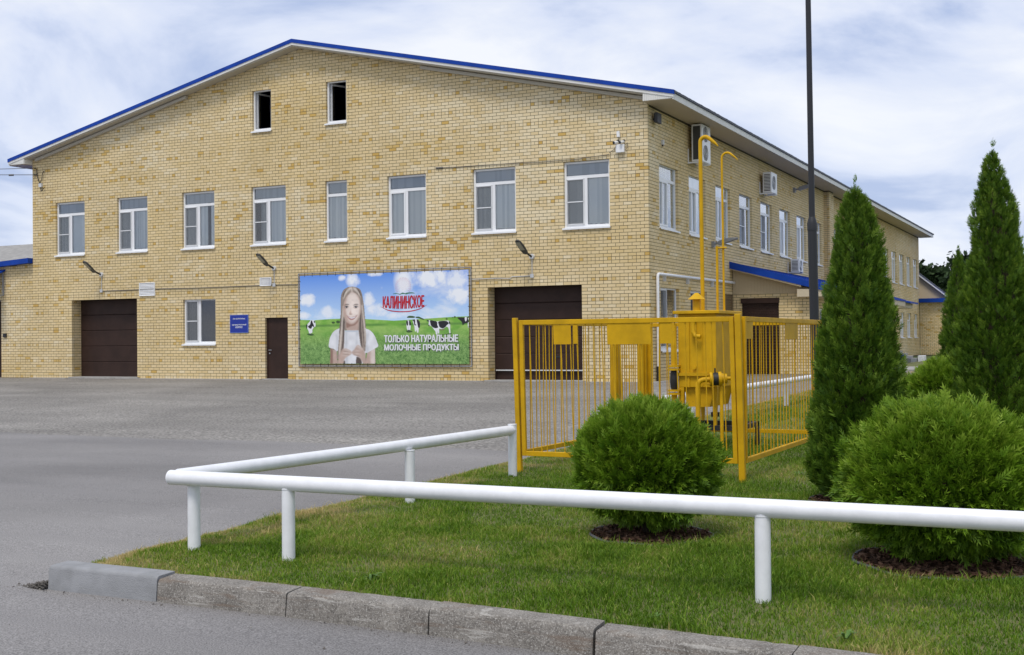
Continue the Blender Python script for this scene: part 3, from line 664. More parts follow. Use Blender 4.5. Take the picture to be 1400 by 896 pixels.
# blue name board
def text_mesh(s, size, bold=0.0, sx=1.0, res=4):
    c = bpy.data.curves.new('txt', 'FONT'); c.body = s; c.size = size; c.offset = bold; c.align_x = 'CENTER'; c.align_y = 'CENTER'; c.resolution_u = res
    o = bpy.data.objects.new('txt', c); COL.objects.link(o)
    dg = bpy.context.evaluated_depsgraph_get(); me = bpy.data.meshes.new_from_object(o.evaluated_get(dg))
    V = [(v.co.x*sx, v.co.y) for v in me.vertices]; F = [tuple(p.vertices) for p in me.polygons]
    bpy.data.objects.remove(o); bpy.data.curves.remove(c); return V, F
def put_text(mb, s, cx, cz, y, width, height, bold=0, warp=None):
    V, F = text_mesh(s, 1.0, bold); xs = [v[0] for v in V]; zs = [v[1] for v in V]; w = max(xs)-min(xs); h = max(zs)-min(zs); x0 = (max(xs)+min(xs))/2; z0 = (max(zs)+min(zs))/2
    vs = []
    for x, z in V:
        a_ = (x-x0)/w; b_ = (z-z0)/h
        if warp: a_, b_ = warp(a_, b_)
        vs.append((cx+a_*width, y, cz+b_*height))
    mb.add(vs, F)
t = thing('name_board', 'small square blue board with white lettering beside the brown steel door', 'sign', (-14.97, 0, 1.9))
m = MB(); m.box(-15.36, -14.58, -.025, .0, 1.61, 2.22); sb = m.build('board', mat('sign_blue', (.008, .03, .30), .35), t)
m = MB(); m.box(-15.365, -14.575, -.028, -.0, 1.605, 1.618); m.box(-15.365, -14.575, -.028, 0, 2.212, 2.225); m.box(-15.365, -15.352, -.0285, 0, 1.605, 2.225); m.box(-14.588, -14.575, -.0285, 0, 1.605, 2.225); m.build('edge', mat('sign_edge', (.16, .25, .6), .4), t)
m = MB(); put_text(m, 'ОАО «КАЛИНИНСКОЕ»', -14.97, 2.09, -.027, .53, .045, .02); put_text(m, 'АДМИНИСТРАТИВНЫЙ', -14.97, 1.88, -.027, .62, .06, .03); put_text(m, 'КОРПУС', -14.97, 1.795, -.027, .30, .06, .03); m.build('lettering', M_white, sb)

# ------------------------------------------------------------------ advertising banner
BX0, BX1, BZ0, BZ1 = -12.36, -5.93, .53, 3.48
ban = thing('advertising_banner', 'wide dairy advertising banner with a girl, cows and red lettering on the gable wall', 'banner', (-9.15, 0, .45))
Y0 = -.07
def banner_mat():
    m = bpy.data.materials.new('banner_print'); m.use_nodes = True; t = m.node_tree; L = t.links.new; b = t.nodes['Principled BSDF']; b.inputs['Roughness'].default_value = .55
    tc = N(t, 'ShaderNodeTexCoord'); mp = N(t, 'ShaderNodeMapping'); mp.inputs['Location'].default_value = (-BX0-9.15, 0, .45-BZ0); mp.inputs['Location'].default_value = (-(BX0+9.15), 0, -(BZ0-.45)); L(tc.outputs['Object'], mp.inputs[0])
    sp = N(t, 'ShaderNodeSeparateXYZ'); L(mp.outputs[0], sp.inputs[0])        # X 0..6.43, Z 0..2.95
    def math_(op, a_, b_=None):
        n = N(t, 'ShaderNodeMath', operation=op)
        for i, q in enumerate((a_, b_)):
            if q is None: continue
            if isinstance(q, (int, float)): n.inputs[i].default_value = q
            else: L(q, n.inputs[i])
        return n.outputs[0]
    def noise(sc, det, vec=None, dist=0, ro=.55):
        n = N(t, 'ShaderNodeTexNoise'); n.inputs['Scale'].default_value = sc; n.inputs['Detail'].default_value = det; n.inputs['Distortion'].default_value = dist; n.inputs['Roughness'].default_value = ro; L(vec or mp.outputs[0], n.inputs['Vector']); return n.outputs['Fac']
    def rng(v, a_, b_, c_=0, d_=1):
        n = N(t, 'ShaderNodeMapRange'); L(v, n.inputs[0]); n.inputs[1].default_value = a_; n.inputs[2].default_value = b_; n.inputs[3].default_value = c_; n.inputs[4].default_value = d_; return n.outputs[0]
    def mix(f, a_, b_):
        n = N(t, 'ShaderNodeMix', data_type='RGBA')
        if isinstance(f, (int, float)): n.inputs[0].default_value = f
        else: L(f, n.inputs[0])
        for i, q in ((6, a_), (7, b_)):
            if isinstance(q, tuple): n.inputs[i].default_value = (*q, 1)
            else: L(q, n.inputs[i])
        return n.outputs[2]
    X, Z = sp.outputs['X'], sp.outputs['Z']
    skyc = mix(rng(Z, 1.45, 2.9), (.52, .72, .95), (.13, .31, .82))
    st = N(t, 'ShaderNodeMapping'); st.inputs['Scale'].default_value = (.8, 1, 1.5); L(mp.outputs[0], st.inputs[0])
    cl = noise(1.05, 7, st.outputs[0], .3); right = rng(X, 2.6, 5.4, 0, .10); low = rng(Z, 1.3, 2.2, .06, 0)
    cm = rng(math_('ADD', math_('ADD', cl, right), low), .60, .85)
    for (qx, qy, rx_, rz_, st_) in ((440, 130, .30, .22, 1), (365, 112, .16, .10, .9), (115, 275, .34, .20, 1), (600, 80, .32, .09, .9), (560, 270, .22, .26, .9), (620, 345, .5, .2, .9), (1010, 110, .8, .32, 1), (1210, 120, .45, .35, .9), (1225, 235, .48, .28, 1), (260, 360, .3, .2, .8), (80, 385, .35, .12, .9), (750, 385, .3, .12, .8), (816, 130, .36, .55, 1.5)):
        w = wallpt(400+qx/5.385, 360+qy/5.385, Y0); dx_ = math_('DIVIDE', math_('SUBTRACT', X, w.x-BX0), rx_); dz_ = math_('DIVIDE', math_('SUBTRACT', Z, w.z-BZ0), rz_)
        dd = math_('ADD', math_('MULTIPLY', dx_, dx_), math_('MULTIPLY', dz_, dz_)); bl = rng(math_('ADD', dd, math_('MULTIPLY', math_('SUBTRACT', noise(3.2, 6, None, .2, .6), .5), 3.0 if st_ < 1.4 else .8)), 1.3, .2); cm = math_('MAXIMUM', cm, math_('MULTIPLY', bl, min(1, st_)))
    skyc = mix(cm, skyc, (.88, .91, .95))
    hill = math_('ADD', math_('MULTIPLY', math_('SINE', math_('MULTIPLY', X, .95)), .07), 1.42)
    hill2 = math_('ADD', math_('MULTIPLY', math_('SINE', math_('ADD', math_('MULTIPLY', X, .8), 2.4)), .055), 1.44)
    hl = math_('MAXIMUM', hill, hill2)
    far = mix(rng(noise(2.2, 3, st.outputs[0]), .4, .6), (.17, .42, .05), (.33, .55, .12))
    g1 = noise(9, 8, None, .4, .75); gz_ = N(t, 'ShaderNodeMapping'); gz_.inputs['Scale'].default_value = (1.6, 1, 1); L(mp.outputs[0], gz_.inputs[0]); g2 = noise(26, 4, gz_.outputs[0])
    near = mix(rng(math_('ADD', math_('MULTIPLY', g1, .6), math_('MULTIPLY', g2, .4)), .38, .62), (.025, .12, .015), (.33, .55, .17))
    grass = mix(rng(Z, .55, 1.25), near, far)
    dk = math_('MULTIPLY', rng(math_('ABSOLUTE', math_('SUBTRACT', Z, 1.27)), .015, .06, .6, 0), rng(noise(.7, 2), .4, .5))
    grass = mix(dk, grass, (.04, .16, .03))
    f = math_('LESS_THAN', Z, hl)
    L(mix(f, skyc, grass), b.inputs['Base Color']); return m
mbp = MB(); mbp.box(BX0, BX1, Y0, Y0+.004, BZ0, BZ1); sheet_o = mbp.build('printed_sheet', banner_mat(), ban)
m = MB(); e = .07
for p0, p1 in (((BX0-e, BZ0-e), (BX1+e, BZ0-e)), ((BX1+e, BZ0-e), (BX1+e, BZ1+e)), ((BX1+e, BZ1+e), (BX0-e, BZ1+e)), ((BX0-e, BZ1+e), (BX0-e, BZ0-e))): m.cyl((p0[0], -.05, p0[1]), (p1[0], -.05, p1[1]), .018, n=8)
for x in (BX0-e, -10.2, -8.1, BX1+e):
    for z in (BZ0-e, BZ1+e): m.cyl((x, 0, z), (x, -.05, z), .012, n=6)
m.build('frame', M_grey, ban, smooth=40)
m = MB(); k = 0
while BX0+.2+k*.31 < BX1-.05:
    x = BX0+.2+k*.31
    for z0_, z1_ in ((BZ0-e-.02, BZ0+.03), (BZ1-.03, BZ1+e+.02)): m.box(x-.008, x+.008, Y0-.006, Y0-.001, z0_, z1_)
    k += 1
for k in range(9):
    z = BZ0+.2+k*.32
    for x0_, x1_ in ((BX0-e-.02, BX0+.03), (BX1-.03, BX1+e+.02)): m.box(x0_, x1_, Y0-.006, Y0-.001, z-.008, z+.008)
m.build('lacing', M_black, ban)

def smooth_poly(p, n=4):
    out = []; k = len(p)
    for i in range(k):
        a_, b_, c_, d_ = p[i-1], p[i], p[(i+1) % k], p[(i+2) % k]
        for j in range(n):
            t_ = j/n; out.append(tuple(.5*((2*b_[q])+(-a_[q]+c_[q])*t_+(2*a_[q]-5*b_[q]+4*c_[q]-d_[q])*t_*t_+(-a_[q]+3*b_[q]-3*c_[q]+d_[q])*t_**3) for q in (0, 1)))
    return out
def ink(c, name): return mat('ink_'+name, c, .55)
INK = [ink((.80, .81, .84), 'white'), ink((.60, .44, .37), 'skin'), ink((.82, .71, .64), 'skin_light'), ink((.33, .20, .155), 'skin_deep'), ink((.31, .25, .21), 'hair'), ink((.62, .55, .48), 'hair_light'), ink((.095, .07, .06), 'hair_dark'),
       ink((.015, .014, .018), 'black'), ink((.50, .008, .02), 'red'), ink((.60, .15, .29), 'pink'), ink((.02, .17, .07), 'green'), ink((.42, .17, .15), 'lip'), ink((.62, .64, .68), 'pale_grey'), ink((.05, .11, .03), 'dark_green'), ink((.55, .60, .66), 'cloud_shade'), ink((.86, .87, .90), 'cloud_white')]
class Print:
    def __init__(s, T): s.mb = MB(); s.T = T; s.k = 0
    def poly(s, pts, m, sm=True, up_=True):
        if up_: s.k += 1
        y = Y0-.0015-.0003*s.k; q = smooth_poly(pts) if sm else pts
        P = []
        for a_ in q:
            i, j = s.T(*a_); w = wallpt(i, j, Y0); P.append((min(max(w.x, BX0+.01), BX1-.01), y, min(max(w.z, BZ0+.01), BZ1-.01)))
        tr = tessellate_polygon([[Vector((p[0], p[2], 0)) for p in P]]); s.mb.m = m
        s.mb.add(P, [(t_[0], t_[2], t_[1]) if True else t_ for t_ in tr]); return s
    def build(s, name): return s.mb.build(name, INK, sheet_o)
Z2 = lambda x, y: (450+x/6.8875, 370+y/6.8875)
Z7 = lambda x, y: (400+x/5.385, 360+y/5.385)
ZC = lambda x, y: (545+x/13.33, 425+y/13.33)
ZL = lambda x, y: (410+x/22.4, 420+y/22.4)
def ell(cx, cy, rx, ry, n=10): return [(cx+rx*math.cos(2*math.pi*i/n), cy+ry*math.sin(2*math.pi*i/n)) for i in range(n)]
# the girl: printed image laid down as a fine grid of ink colours
class Paint:
    def __init__(s, T, x0, x1, y0, y1, step):
        s.T = T; s.xs = np.arange(x0, x1+.1, step); s.ys = np.arange(y0, y1+.1, step); s.X, s.Y = np.meshgrid(s.xs, s.ys)
        s.C = np.zeros(s.X.shape+(3,)); s.A = np.zeros(s.X.shape); s.lab = np.full(s.X.shape, -1)
        s.soft = {0: .7, 1: 1.6, 2: 2.4, 3: 1.5, 4: .8, 5: 1.3, 6: 1.1, 7: .55, 11: .8, 12: 2.4, 14: .8}
    def blur(s, M, sg):
        n = int(3*sg)+1; k = np.exp(-.5*(np.arange(-n, n+1)/sg)**2); k /= k.sum()
        for ax in (0, 1):
            out = np.zeros_like(M); P_ = np.pad(M, [(n, n) if a_ == ax else (0, 0) for a_ in (0, 1)], mode='edge')
            for q, w in enumerate(k): out += w*(P_[q:q+M.shape[0]] if ax == 0 else P_[:, q:q+M.shape[1]])
            M = out
        return M
    def poly(s, pts, m, sm=True):
        q = np.array(smooth_poly(pts) if sm else pts); ins = np.zeros(s.X.shape, bool); xa, ya = q[-1]
        for xb, yb in q:
            if ya != yb: ins ^= ((s.Y < ya) != (s.Y < yb)) & (s.X < (xb-xa)*(s.Y-ya)/(yb-ya)+xa)
            xa, ya = xb, yb
        M = s.blur(ins.astype(float), s.soft.get(m, .8)); c = np.array(INK[m].node_tree.nodes['Principled BSDF'].inputs['Base Color'].default_value[:3])
        s.C = s.C*(1-M[..., None])+c*M[..., None]; s.A = np.maximum(s.A, ins); s.lab[ins] = m; return s
    def build(s, name):
        hair = np.isin(s.lab, (4, 5, 6)); st = vnoise(s.X*.19+s.Y*.012, s.Y*.008, 51)*.6+vnoise(s.X*.42+s.Y*.02, s.Y*.014, 52)*.4
        f = np.where(hair, .62+.85*st, 1.0); skin = np.isin(s.lab, (1, 2, 3)); f = np.where(skin, f*(.93+.14*vnoise(s.X*.05, s.Y*.05, 53)), f)
        face = np.exp(-(((s.X-232)/62)**2+((s.Y-360)/110)**2)); f = np.where(skin, f*(.88+.24*face), f)
        tee = np.isin(s.lab, (0, 12)) & (s.Y > 540); f = np.where(tee, f*(.86+.2*vnoise(s.X*.03, s.Y*.022, 54)), f)
        C_ = np.clip(s.C*s.blur(f, .7)[..., None], 0, .95); V = []
        for x, y in zip(s.X.ravel(), s.Y.ravel()): w = wallpt(*s.T(x, y), Y0); V.append((w.x, Y0-.004, max(w.z, BZ0+.012)))
        ny, nx = s.X.shape; j, i = np.meshgrid(np.arange(ny-1), np.arange(nx-1), indexing='ij'); k = (j*nx+i).ravel(); F = np.stack([k, k+nx, k+nx+1, k+1], 1)
        A = s.A.ravel(); F = F[A[F].sum(1) >= 2.5]; off = ORG[sheet_o.name]; me = bpy.data.meshes.new(name); me.from_pydata([tuple(Vector(v)-off) for v in V], [], F.tolist())
        at = me.attributes.new('ink', 'FLOAT_COLOR', 'POINT'); at.data.foreach_set('color', np.concatenate([C_.reshape(-1, 3), np.ones((nx*ny, 1))], 1).astype(np.float32).ravel())
        m = bpy.data.materials.new('ink_print'); m.use_nodes = True; b = m.node_tree.nodes['Principled BSDF']; b.inputs['Roughness'].default_value = .55
        an_ = N(m.node_tree, 'ShaderNodeAttribute', attribute_name='ink'); m.node_tree.links.new(an_.outputs['Color'], b.inputs['Base Color']); me.materials.append(m); return link(name, me, sheet_o)
P = Paint(Z2, -4, 468, 146, 890, 3.0)
P.poly([(205, 152), (165, 162), (130, 192), (112, 240), (107, 310), (109, 390), (103, 460), (96, 550), (90, 650), (82, 745), (76, 815), (86, 832), (112, 795), (136, 745), (142, 680), (146, 600), (160, 555), (230, 545), (272, 560), (282, 640), (298, 720), (338, 768), (348, 700), (352, 610), (346, 520), (338, 430), (330, 340), (318, 262), (305, 205), (285, 172), (245, 155)], 4)
P.poly([(10, 735), (40, 742), (72, 758), (76, 820), (80, 888), (12, 888), (12, 800)], 1); P.poly([(362, 765), (400, 752), (432, 735), (434, 800), (430, 888), (338, 888), (350, 820)], 1)
P.poly([(395, 752), (432, 735), (434, 800), (430, 888), (395, 888)], 2); P.poly([(12, 738), (34, 742), (34, 888), (12, 888)], 3)
P.poly([(170, 478), (164, 565), (215, 590), (272, 562), (268, 465)], 1); P.poly([(170, 480), (166, 540), (200, 528), (240, 516), (268, 490), (266, 465)], 3)
P.poly([(118, 556), (85, 548), (42, 575), (14, 618), (0, 662), (-2, 722), (40, 738), (78, 760), (100, 748), (118, 700)], 0)
P.poly([(318, 552), (352, 548), (398, 572), (432, 618), (452, 668), (464, 715), (420, 742), (372, 768), (345, 772), (330, 700)], 0)
P.poly([(118, 560), (150, 565), (272, 565), (320, 552), (345, 640), (348, 770), (330, 830), (300, 888), (120, 888), (100, 800), (96, 700)], 0)
P.poly([(255, 815), (300, 830), (305, 888), (252, 888)], 6); P.poly([(128, 860), (152, 850), (152, 888), (125, 888)], 6)
P.poly([(60, 600), (70, 680), (62, 750), (78, 758), (90, 700), (86, 620)], 12); P.poly([(372, 600), (362, 690), (372, 762), (352, 768), (346, 690), (352, 610)], 12)
# long hair in front of the shoulders, with lighter and darker strands
P.poly([(140, 250), (118, 300), (110, 400), (100, 540), (90, 680), (78, 810), (88, 828), (118, 785), (140, 730), (146, 610), (158, 520), (140, 430), (133, 350)], 4)
P.poly([(298, 280), (318, 330), (330, 430), (340, 540), (350, 620), (344, 720), (336, 765), (300, 715), (284, 620), (276, 540), (290, 440), (298, 360)], 4)
for q, c in (([(128, 330), (120, 430), (108, 600), (92, 780), (100, 790), (118, 640), (130, 480), (134, 400)], 5), ([(136, 440), (132, 540), (124, 680), (112, 770), (122, 760), (136, 690), (142, 570), (146, 480)], 6), ([(114, 330), (112, 450), (100, 600), (98, 560), (108, 420)], 6),
             ([(306, 320), (318, 440), (330, 560), (338, 660), (334, 740), (342, 650), (338, 540), (326, 420), (316, 330)], 5), ([(296, 400), (286, 500), (288, 600), (300, 690), (312, 730), (306, 640), (300, 540), (302, 450)], 6), ([(312, 440), (318, 560), (326, 680), (332, 720), (330, 640), (322, 520)], 6)): P.poly(q, c)
P.poly([(210, 198), (172, 222), (143, 272), (133, 340), (138, 402), (150, 450), (175, 489), (205, 508), (236, 500), (263, 470), (286, 428), (297, 370), (298, 312), (288, 258), (258, 216)], 1)
P.poly([(214, 206), (182, 232), (164, 280), (158, 340), (160, 395), (172, 440), (190, 478), (212, 492), (236, 486), (258, 460), (278, 420), (287, 370), (288, 318), (278, 266), (252, 224)], 2)
P.poly([(134, 330), (136, 400), (150, 450), (172, 488), (190, 496), (170, 455), (155, 400), (150, 340), (152, 290)], 1)
P.poly([(205, 152), (165, 162), (132, 195), (118, 250), (116, 320), (134, 330), (150, 275), (178, 232), (208, 202), (216, 180), (224, 202), (262, 224), (288, 268), (298, 320), (314, 320), (308, 225), (288, 176), (245, 155)], 4)
for q, c in (([(200, 158), (168, 180), (146, 220), (132, 270), (140, 262), (160, 222), (190, 190), (210, 170)], 5), ([(230, 158), (262, 178), (286, 214), (298, 260), (290, 240), (262, 205), (232, 180)], 5), ([(212, 154), (207, 180), (212, 204), (218, 204), (220, 178)], 5), ([(180, 170), (150, 205), (134, 250), (128, 240), (142, 200)], 6), ([(262, 165), (290, 195), (304, 240), (296, 236), (276, 196)], 6)): P.poly(q, c)
for cx in (164, 252):                              # brows, eyes
    P.poly([(cx-28, 332), (cx-8, 317), (cx+12, 315), (cx+28, 325), (cx+10, 323), (cx-8, 326)], 6)
    P.poly([(cx-22, 346), (cx-8, 334), (cx+10, 333), (cx+22, 342), (cx+8, 354), (cx-8, 356)], 3); P.poly(ell(cx, 344, 17, 6), 0); P.poly(ell(cx+1, 344, 10.5, 8.5), 7)
    P.poly([(cx-22, 346), (cx-8, 335), (cx+10, 334), (cx+22, 342), (cx+8, 338), (cx-8, 340)], 7); P.poly(ell(cx+3, 341, 2.2, 2.2, 6), 0)
P.poly([(204, 345), (198, 380), (190, 405), (196, 414), (210, 412), (206, 380)], 1); P.poly([(188, 408), (198, 416), (214, 414), (222, 408), (210, 410)], 3)
P.poly([(166, 424), (190, 436), (212, 438), (236, 434), (262, 422), (248, 448), (226, 464), (206, 466), (184, 454)], 11); P.poly([(174, 430), (192, 440), (212, 442), (236, 438), (254, 428), (240, 446), (216, 453), (192, 448)], 0)
P.poly([(262, 422), (268, 412), (266, 428)], 3); P.poly([(164, 424), (158, 414), (162, 430)], 3); P.poly([(190, 474), (210, 480), (232, 472), (212, 476)], 1)
# glass of milk and the two hands
P.poly([(146, 568), (275, 568), (268, 660), (260, 760), (250, 888), (156, 888), (150, 760)], 0, sm=False); P.poly([(150, 572), (165, 572), (172, 760), (176, 888), (158, 888), (152, 760)], 12, sm=False); P.poly([(258, 572), (272, 572), (262, 700), (250, 740)], 12, sm=False); P.poly([(148, 566), (274, 566), (272, 580), (150, 580)], 14, sm=False)
P.poly([(84, 888), (86, 830), (104, 780), (130, 742), (158, 735), (196, 752), (212, 768), (214, 782), (190, 800), (160, 818), (140, 850), (130, 888)], 1); P.poly([(212, 770), (236, 745), (262, 706), (286, 708), (322, 745), (344, 790), (346, 840), (338, 888), (312, 860), (290, 822), (262, 806), (226, 792)], 1)
for q in ([(132, 748), (160, 742), (198, 758), (200, 766), (160, 756)], [(126, 770), (156, 768), (206, 776), (206, 784), (150, 782)], [(120, 798), (150, 794), (186, 796), (160, 806)]): P.poly(q, 2)
for q in ([(130, 762), (160, 760), (208, 772), (160, 766)], [(126, 788), (156, 786), (196, 790), (156, 792)], [(226, 772), (260, 766), (300, 772), (262, 772)], [(226, 792), (262, 796), (290, 812), (262, 803)]): P.poly(q, 3)
for q in ([(230, 764), (262, 752), (300, 758), (264, 762)], [(232, 784), (266, 780), (300, 792), (266, 790)], [(262, 712), (284, 712), (318, 748), (290, 738)]): P.poly(q, 2)
P.build('printed_girl')
# cows
P = Print(ZC)
def cow_std():
    P.poly([(680, 430), (820, 432), (960, 405), (950, 425), (820, 446), (700, 445)], 13)
    P.poly([(512, 178), (548, 170), (575, 176), (640, 180), (700, 196), (760, 186), (860, 182), (925, 188), (940, 240), (940, 330), (945, 405), (925, 408), (912, 330), (880, 290), (830, 320), (780, 335), (742, 330), (740, 405), (715, 412), (705, 360), (705, 430), (682, 432), (672, 380), (645, 345), (620, 310), (585, 272), (560, 280), (545, 262), (550, 205)], 0)
    P.poly([(575, 178), (640, 182), (700, 205), (705, 260), (722, 300), (690, 318), (655, 316), (620, 300), (588, 262), (576, 215)], 7); P.poly([(512, 178), (548, 172), (552, 200), (530, 196)], 7); P.poly([(545, 255), (565, 262), (562, 282), (548, 278)], 7)
    P.poly([(722, 205), (770, 188), (850, 186), (892, 200), (912, 235), (880, 262), (850, 300), (800, 322), (752, 300), (735, 262)], 7); P.poly([(915, 192), (938, 205), (938, 250), (922, 235)], 7); P.poly([(745, 335), (790, 345), (830, 328), (820, 350), (770, 355)], 3)
cow_std(); P.build('printed_cow')
P = Print(ZC)
P.poly([(137, 365), (222, 362), (252, 385), (172, 400)], 13)
P.poly([(142, 190), (180, 178), (218, 190), (222, 260), (214, 345), (190, 360), (158, 348), (146, 290)], 0); P.poly([(140, 192), (168, 186), (172, 262), (150, 266)], 7); P.poly([(192, 184), (218, 192), (222, 262), (196, 262)], 7); P.poly([(170, 355), (200, 350), (196, 368), (176, 368)], 7); P.poly([(176, 300), (184, 300), (184, 345), (178, 345)], 12)
P.build('printed_cow'); P = Print(ZC)
P.poly([(256, 178), (300, 158), (355, 168), (388, 210), (388, 290), (368, 320), (360, 395), (338, 398), (328, 350), (318, 375), (298, 372), (288, 290)], 0); P.poly([(252, 170), (298, 162), (302, 240), (330, 262), (290, 264), (276, 200)], 7); P.poly([(330, 168), (358, 170), (388, 212), (386, 300), (362, 312), (345, 250)], 7)
P.build('printed_cow'); P = Print(ZC)
P.poly([(1070, 130), (1110, 120), (1200, 122), (1230, 120), (1315, 130), (1318, 300), (1275, 305), (1262, 230), (1200, 235), (1170, 268), (1155, 215), (1125, 180)], 7); P.poly([(1205, 122), (1240, 120), (1238, 180), (1215, 190)], 0); P.poly([(1262, 130), (1300, 140), (1312, 190), (1280, 180)], 0); P.poly([(1262, 220), (1288, 220), (1285, 305), (1266, 305)], 0)
P.build('printed_cow'); P = Print(ZC)
P.poly([(150, 125), (175, 100), (230, 92), (295, 108), (285, 130), (200, 132)], 13); P.poly([(310, 112), (370, 108), (420, 130), (465, 152), (450, 165), (380, 145), (320, 132)], 13); P.poly(ell(875, 150, 18, 14, 8), 13); P.poly(ell(1025, 115, 16, 18, 8), 13); P.poly(ell(985, 122, 14, 8, 8), 13)
P.build('printed_tree_line')['kind'] = 'stuff'; P = Print(ZL)
P.poly([(215, 830), (330, 810), (440, 850), (330, 880)], 13); P.poly([(340, 400), (400, 400), (470, 440), (480, 590), (440, 610), (385, 700), (385, 770), (330, 810), (285, 800), (262, 720), (225, 650), (215, 560), (290, 460)], 0)
P.poly([(340, 430), (372, 412), (392, 480), (430, 560), (430, 620), (380, 590), (350, 660), (290, 650), (250, 590), (310, 540)], 7); P.poly([(425, 430), (468, 440), (465, 490), (435, 470)], 7); P.poly([(200, 540), (235, 545), (222, 660), (200, 640)], 7)
P.build('printed_cow'); P = Print(Z7)
P.poly(ell(300, 438, 12, 8, 8), 13); P.poly(ell(335, 433, 14, 11, 8), 13)
P.build('printed_shrubs')['kind'] = 'stuff'
# clouds behind the figure: soft heaps
# lettering and emblem
P = Print(Z7); y1 = Y0-.004
P.k = 8
def zt(x, y): w = wallpt(*Z7(x, y), Y0); return w.x, w.z
def arc_warp(a_, b_): return a_, b_*(1-.13*0)+(.0)-(.16*(1-4*a_*a_))*(.5-b_)+.02
def bold_text(mb, txt, cx, cz, y, w, h, th, warp=None):
    for k, (ax, az) in enumerate(((-th, 0), (th, 0), (0, th*.6), (0, -th*.6), (0, 0))): put_text(mb, txt, cx+ax, cz+az, y-.0005*k, w, h, 0, warp)
m = MB(); cx, cz = zt(816, 283); w_ = zt(968, 270)[0]-zt(666, 280)[0]
bold_text(m, 'КАЛИНИНСКОЕ', cx, cz, y1-.001, w_, .36, .013, arc_warp); m.build('red_lettering', INK[8], sheet_o)
P.poly([(645, 318), (700, 342), (760, 352), (820, 354), (880, 348), (940, 332), (992, 306), (940, 338), (880, 355), (820, 361), (760, 359), (700, 348)], 8)
P.poly([(738, 227), (760, 220), (790, 226), (810, 217), (830, 222), (845, 217), (880, 215), (900, 222), (870, 222), (845, 226), (838, 230), (820, 226), (800, 228), (790, 231), (765, 225)], 10)
gx, gz0 = zt(814, 172); P.mb.m = 9; yy = Y0-.0055
for ring, (rr, n, s_) in enumerate(((.285, 30, .013), (.245, 26, .0115), (.205, 22, .009), (.155, 16, .0085), (.10, 11, .008), (.05, 6, .008))):
    for k in range(n):
        q = 2*math.pi*k/n+ring*.4
        if math.sin(q) < -.72 and rr > .1: continue
        x, z = gx+rr*math.cos(q), gz0+rr*math.sin(q)*.98; s_ *= .72 if k == 0 else 1
        d = (math.cos(q), math.sin(q)); l = s_*1.5
        P.mb.add([(x-d[0]*l+d[1]*s_*.7, yy, z-d[1]*l-d[0]*s_*.7), (x-d[0]*l-d[1]*s_*.7, yy, z-d[1]*l+d[0]*s_*.7), (x+d[0]*l-d[1]*s_*.5, yy, z+d[1]*l+d[0]*s_*.5), (x+d[0]*l+d[1]*s_*.5, yy, z+d[1]*l-d[0]*s_*.5)], [(0, 1, 2, 3)])
P.build('printed_emblem')
m = MB(); ms = MB()
for s_, (xa, xb, yc, hh) in (('ТОЛЬКО НАТУРАЛЬНЫЕ', (676, 1218, 555, .225)), ('МОЛОЧНЫЕ ПРОДУКТЫ', (678, 1222, 624, .225))):
    xA, zA = zt(xa, yc+1); xB, zB = zt(xb, yc-2); bold_text(m, s_, (xA+xB)/2, (zA+zB)/2, y1-.006, xB-xA, hh, .011); bold_text(ms, s_, (xA+xB)/2+.022, (zA+zB)/2-.022, y1-.003, xB-xA, hh, .013)
m.build('white_lettering', INK[0], sheet_o); ms.build('lettering_shadow', ink((.16, .24, .14), 'shade'), sheet_o)

# ------------------------------------------------------------------ side wall fittings
def air_con(y, z, h, w, label, n):
    t = thing('air_conditioner', label, 'air conditioner', (0, y, z)); x0, x1 = .14, .48
    m = MB(); m.box(x0, x1, y, y+w, z, z+h); o = m.build('casing', M_white, t, bevel=(.015, 2))
    m = MB(); m.box(x0+.05, x1-.05, y-.006, y-.002, z+.06, z+h-.06); m.build('side_grille', mat('ac_dark', (.05, .05, .05), .6), o)
    k = 0; m = MB()
    while n and z+.09+k*.055 < z+h-.08: m.box(x0+.05, x1-.05, y-.012, y-.007, z+.09+k*.055, z+.115+k*.055); k += 1
    if n: m.build('side_slats', M_white, o)
    fans = 2 if h > 1 else 1
    for q in range(fans):
        zc = z+h*(q+.5)/fans; r_ = min(.26, h/fans*.42); yc = y+w*.42
        m = MB(); m.cyl((x1+.001, yc, zc), (x1+.006, yc, zc), r_, n=28); m.build('fan_opening', MATS['ac_dark'], o)
        m = MB()
        for s_ in range(6):
            rr = r_*(s_+1)/6; m.tube([(x1+.012, yc+rr*math.cos(2*math.pi*a_/24), zc+rr*math.sin(2*math.pi*a_/24)) for a_ in range(25)], .005, 5)
        m.build('fan_grille', M_white, o)
    for yy in (y+.05, y+w-.12): m = MB(); m.box(0, x1+.02, yy-.02, yy+.02, z-.05, z-.002); m.box(.001, .03, yy-.019, yy+.019, z-.05, z+.42); m.build('bracket', M_white, t)
air_con(3.66, 6.88, 1.18, .92, 'tall white twin-fan air conditioner hung under the eaves near the corner', 0)
air_con(12.35, 6.80, .78, .85, 'white single-fan air conditioner under the eaves halfway along the side wall', 1)
air_con(16.7, 3.98, .52, .75, 'small white air conditioner just above the blue porch roof', 1)
t = thing('floodlight', 'black square floodlight on the side wall close under the roof corner', 'floodlight', (0, .45, 7.75))
m = MB(); m.box(.10, .2, .3, .66, 7.6, 7.9); 
for k in range(6): m.box(.07, .10, .33+k*.055, .35+k*.055, 7.62, 7.88)
m.build('body', M_black, t, bevel=(.01, 1)); m = MB(); m.box(0, .1, .45, .5, 7.7, 7.76); m.build('bracket', M_black, t)
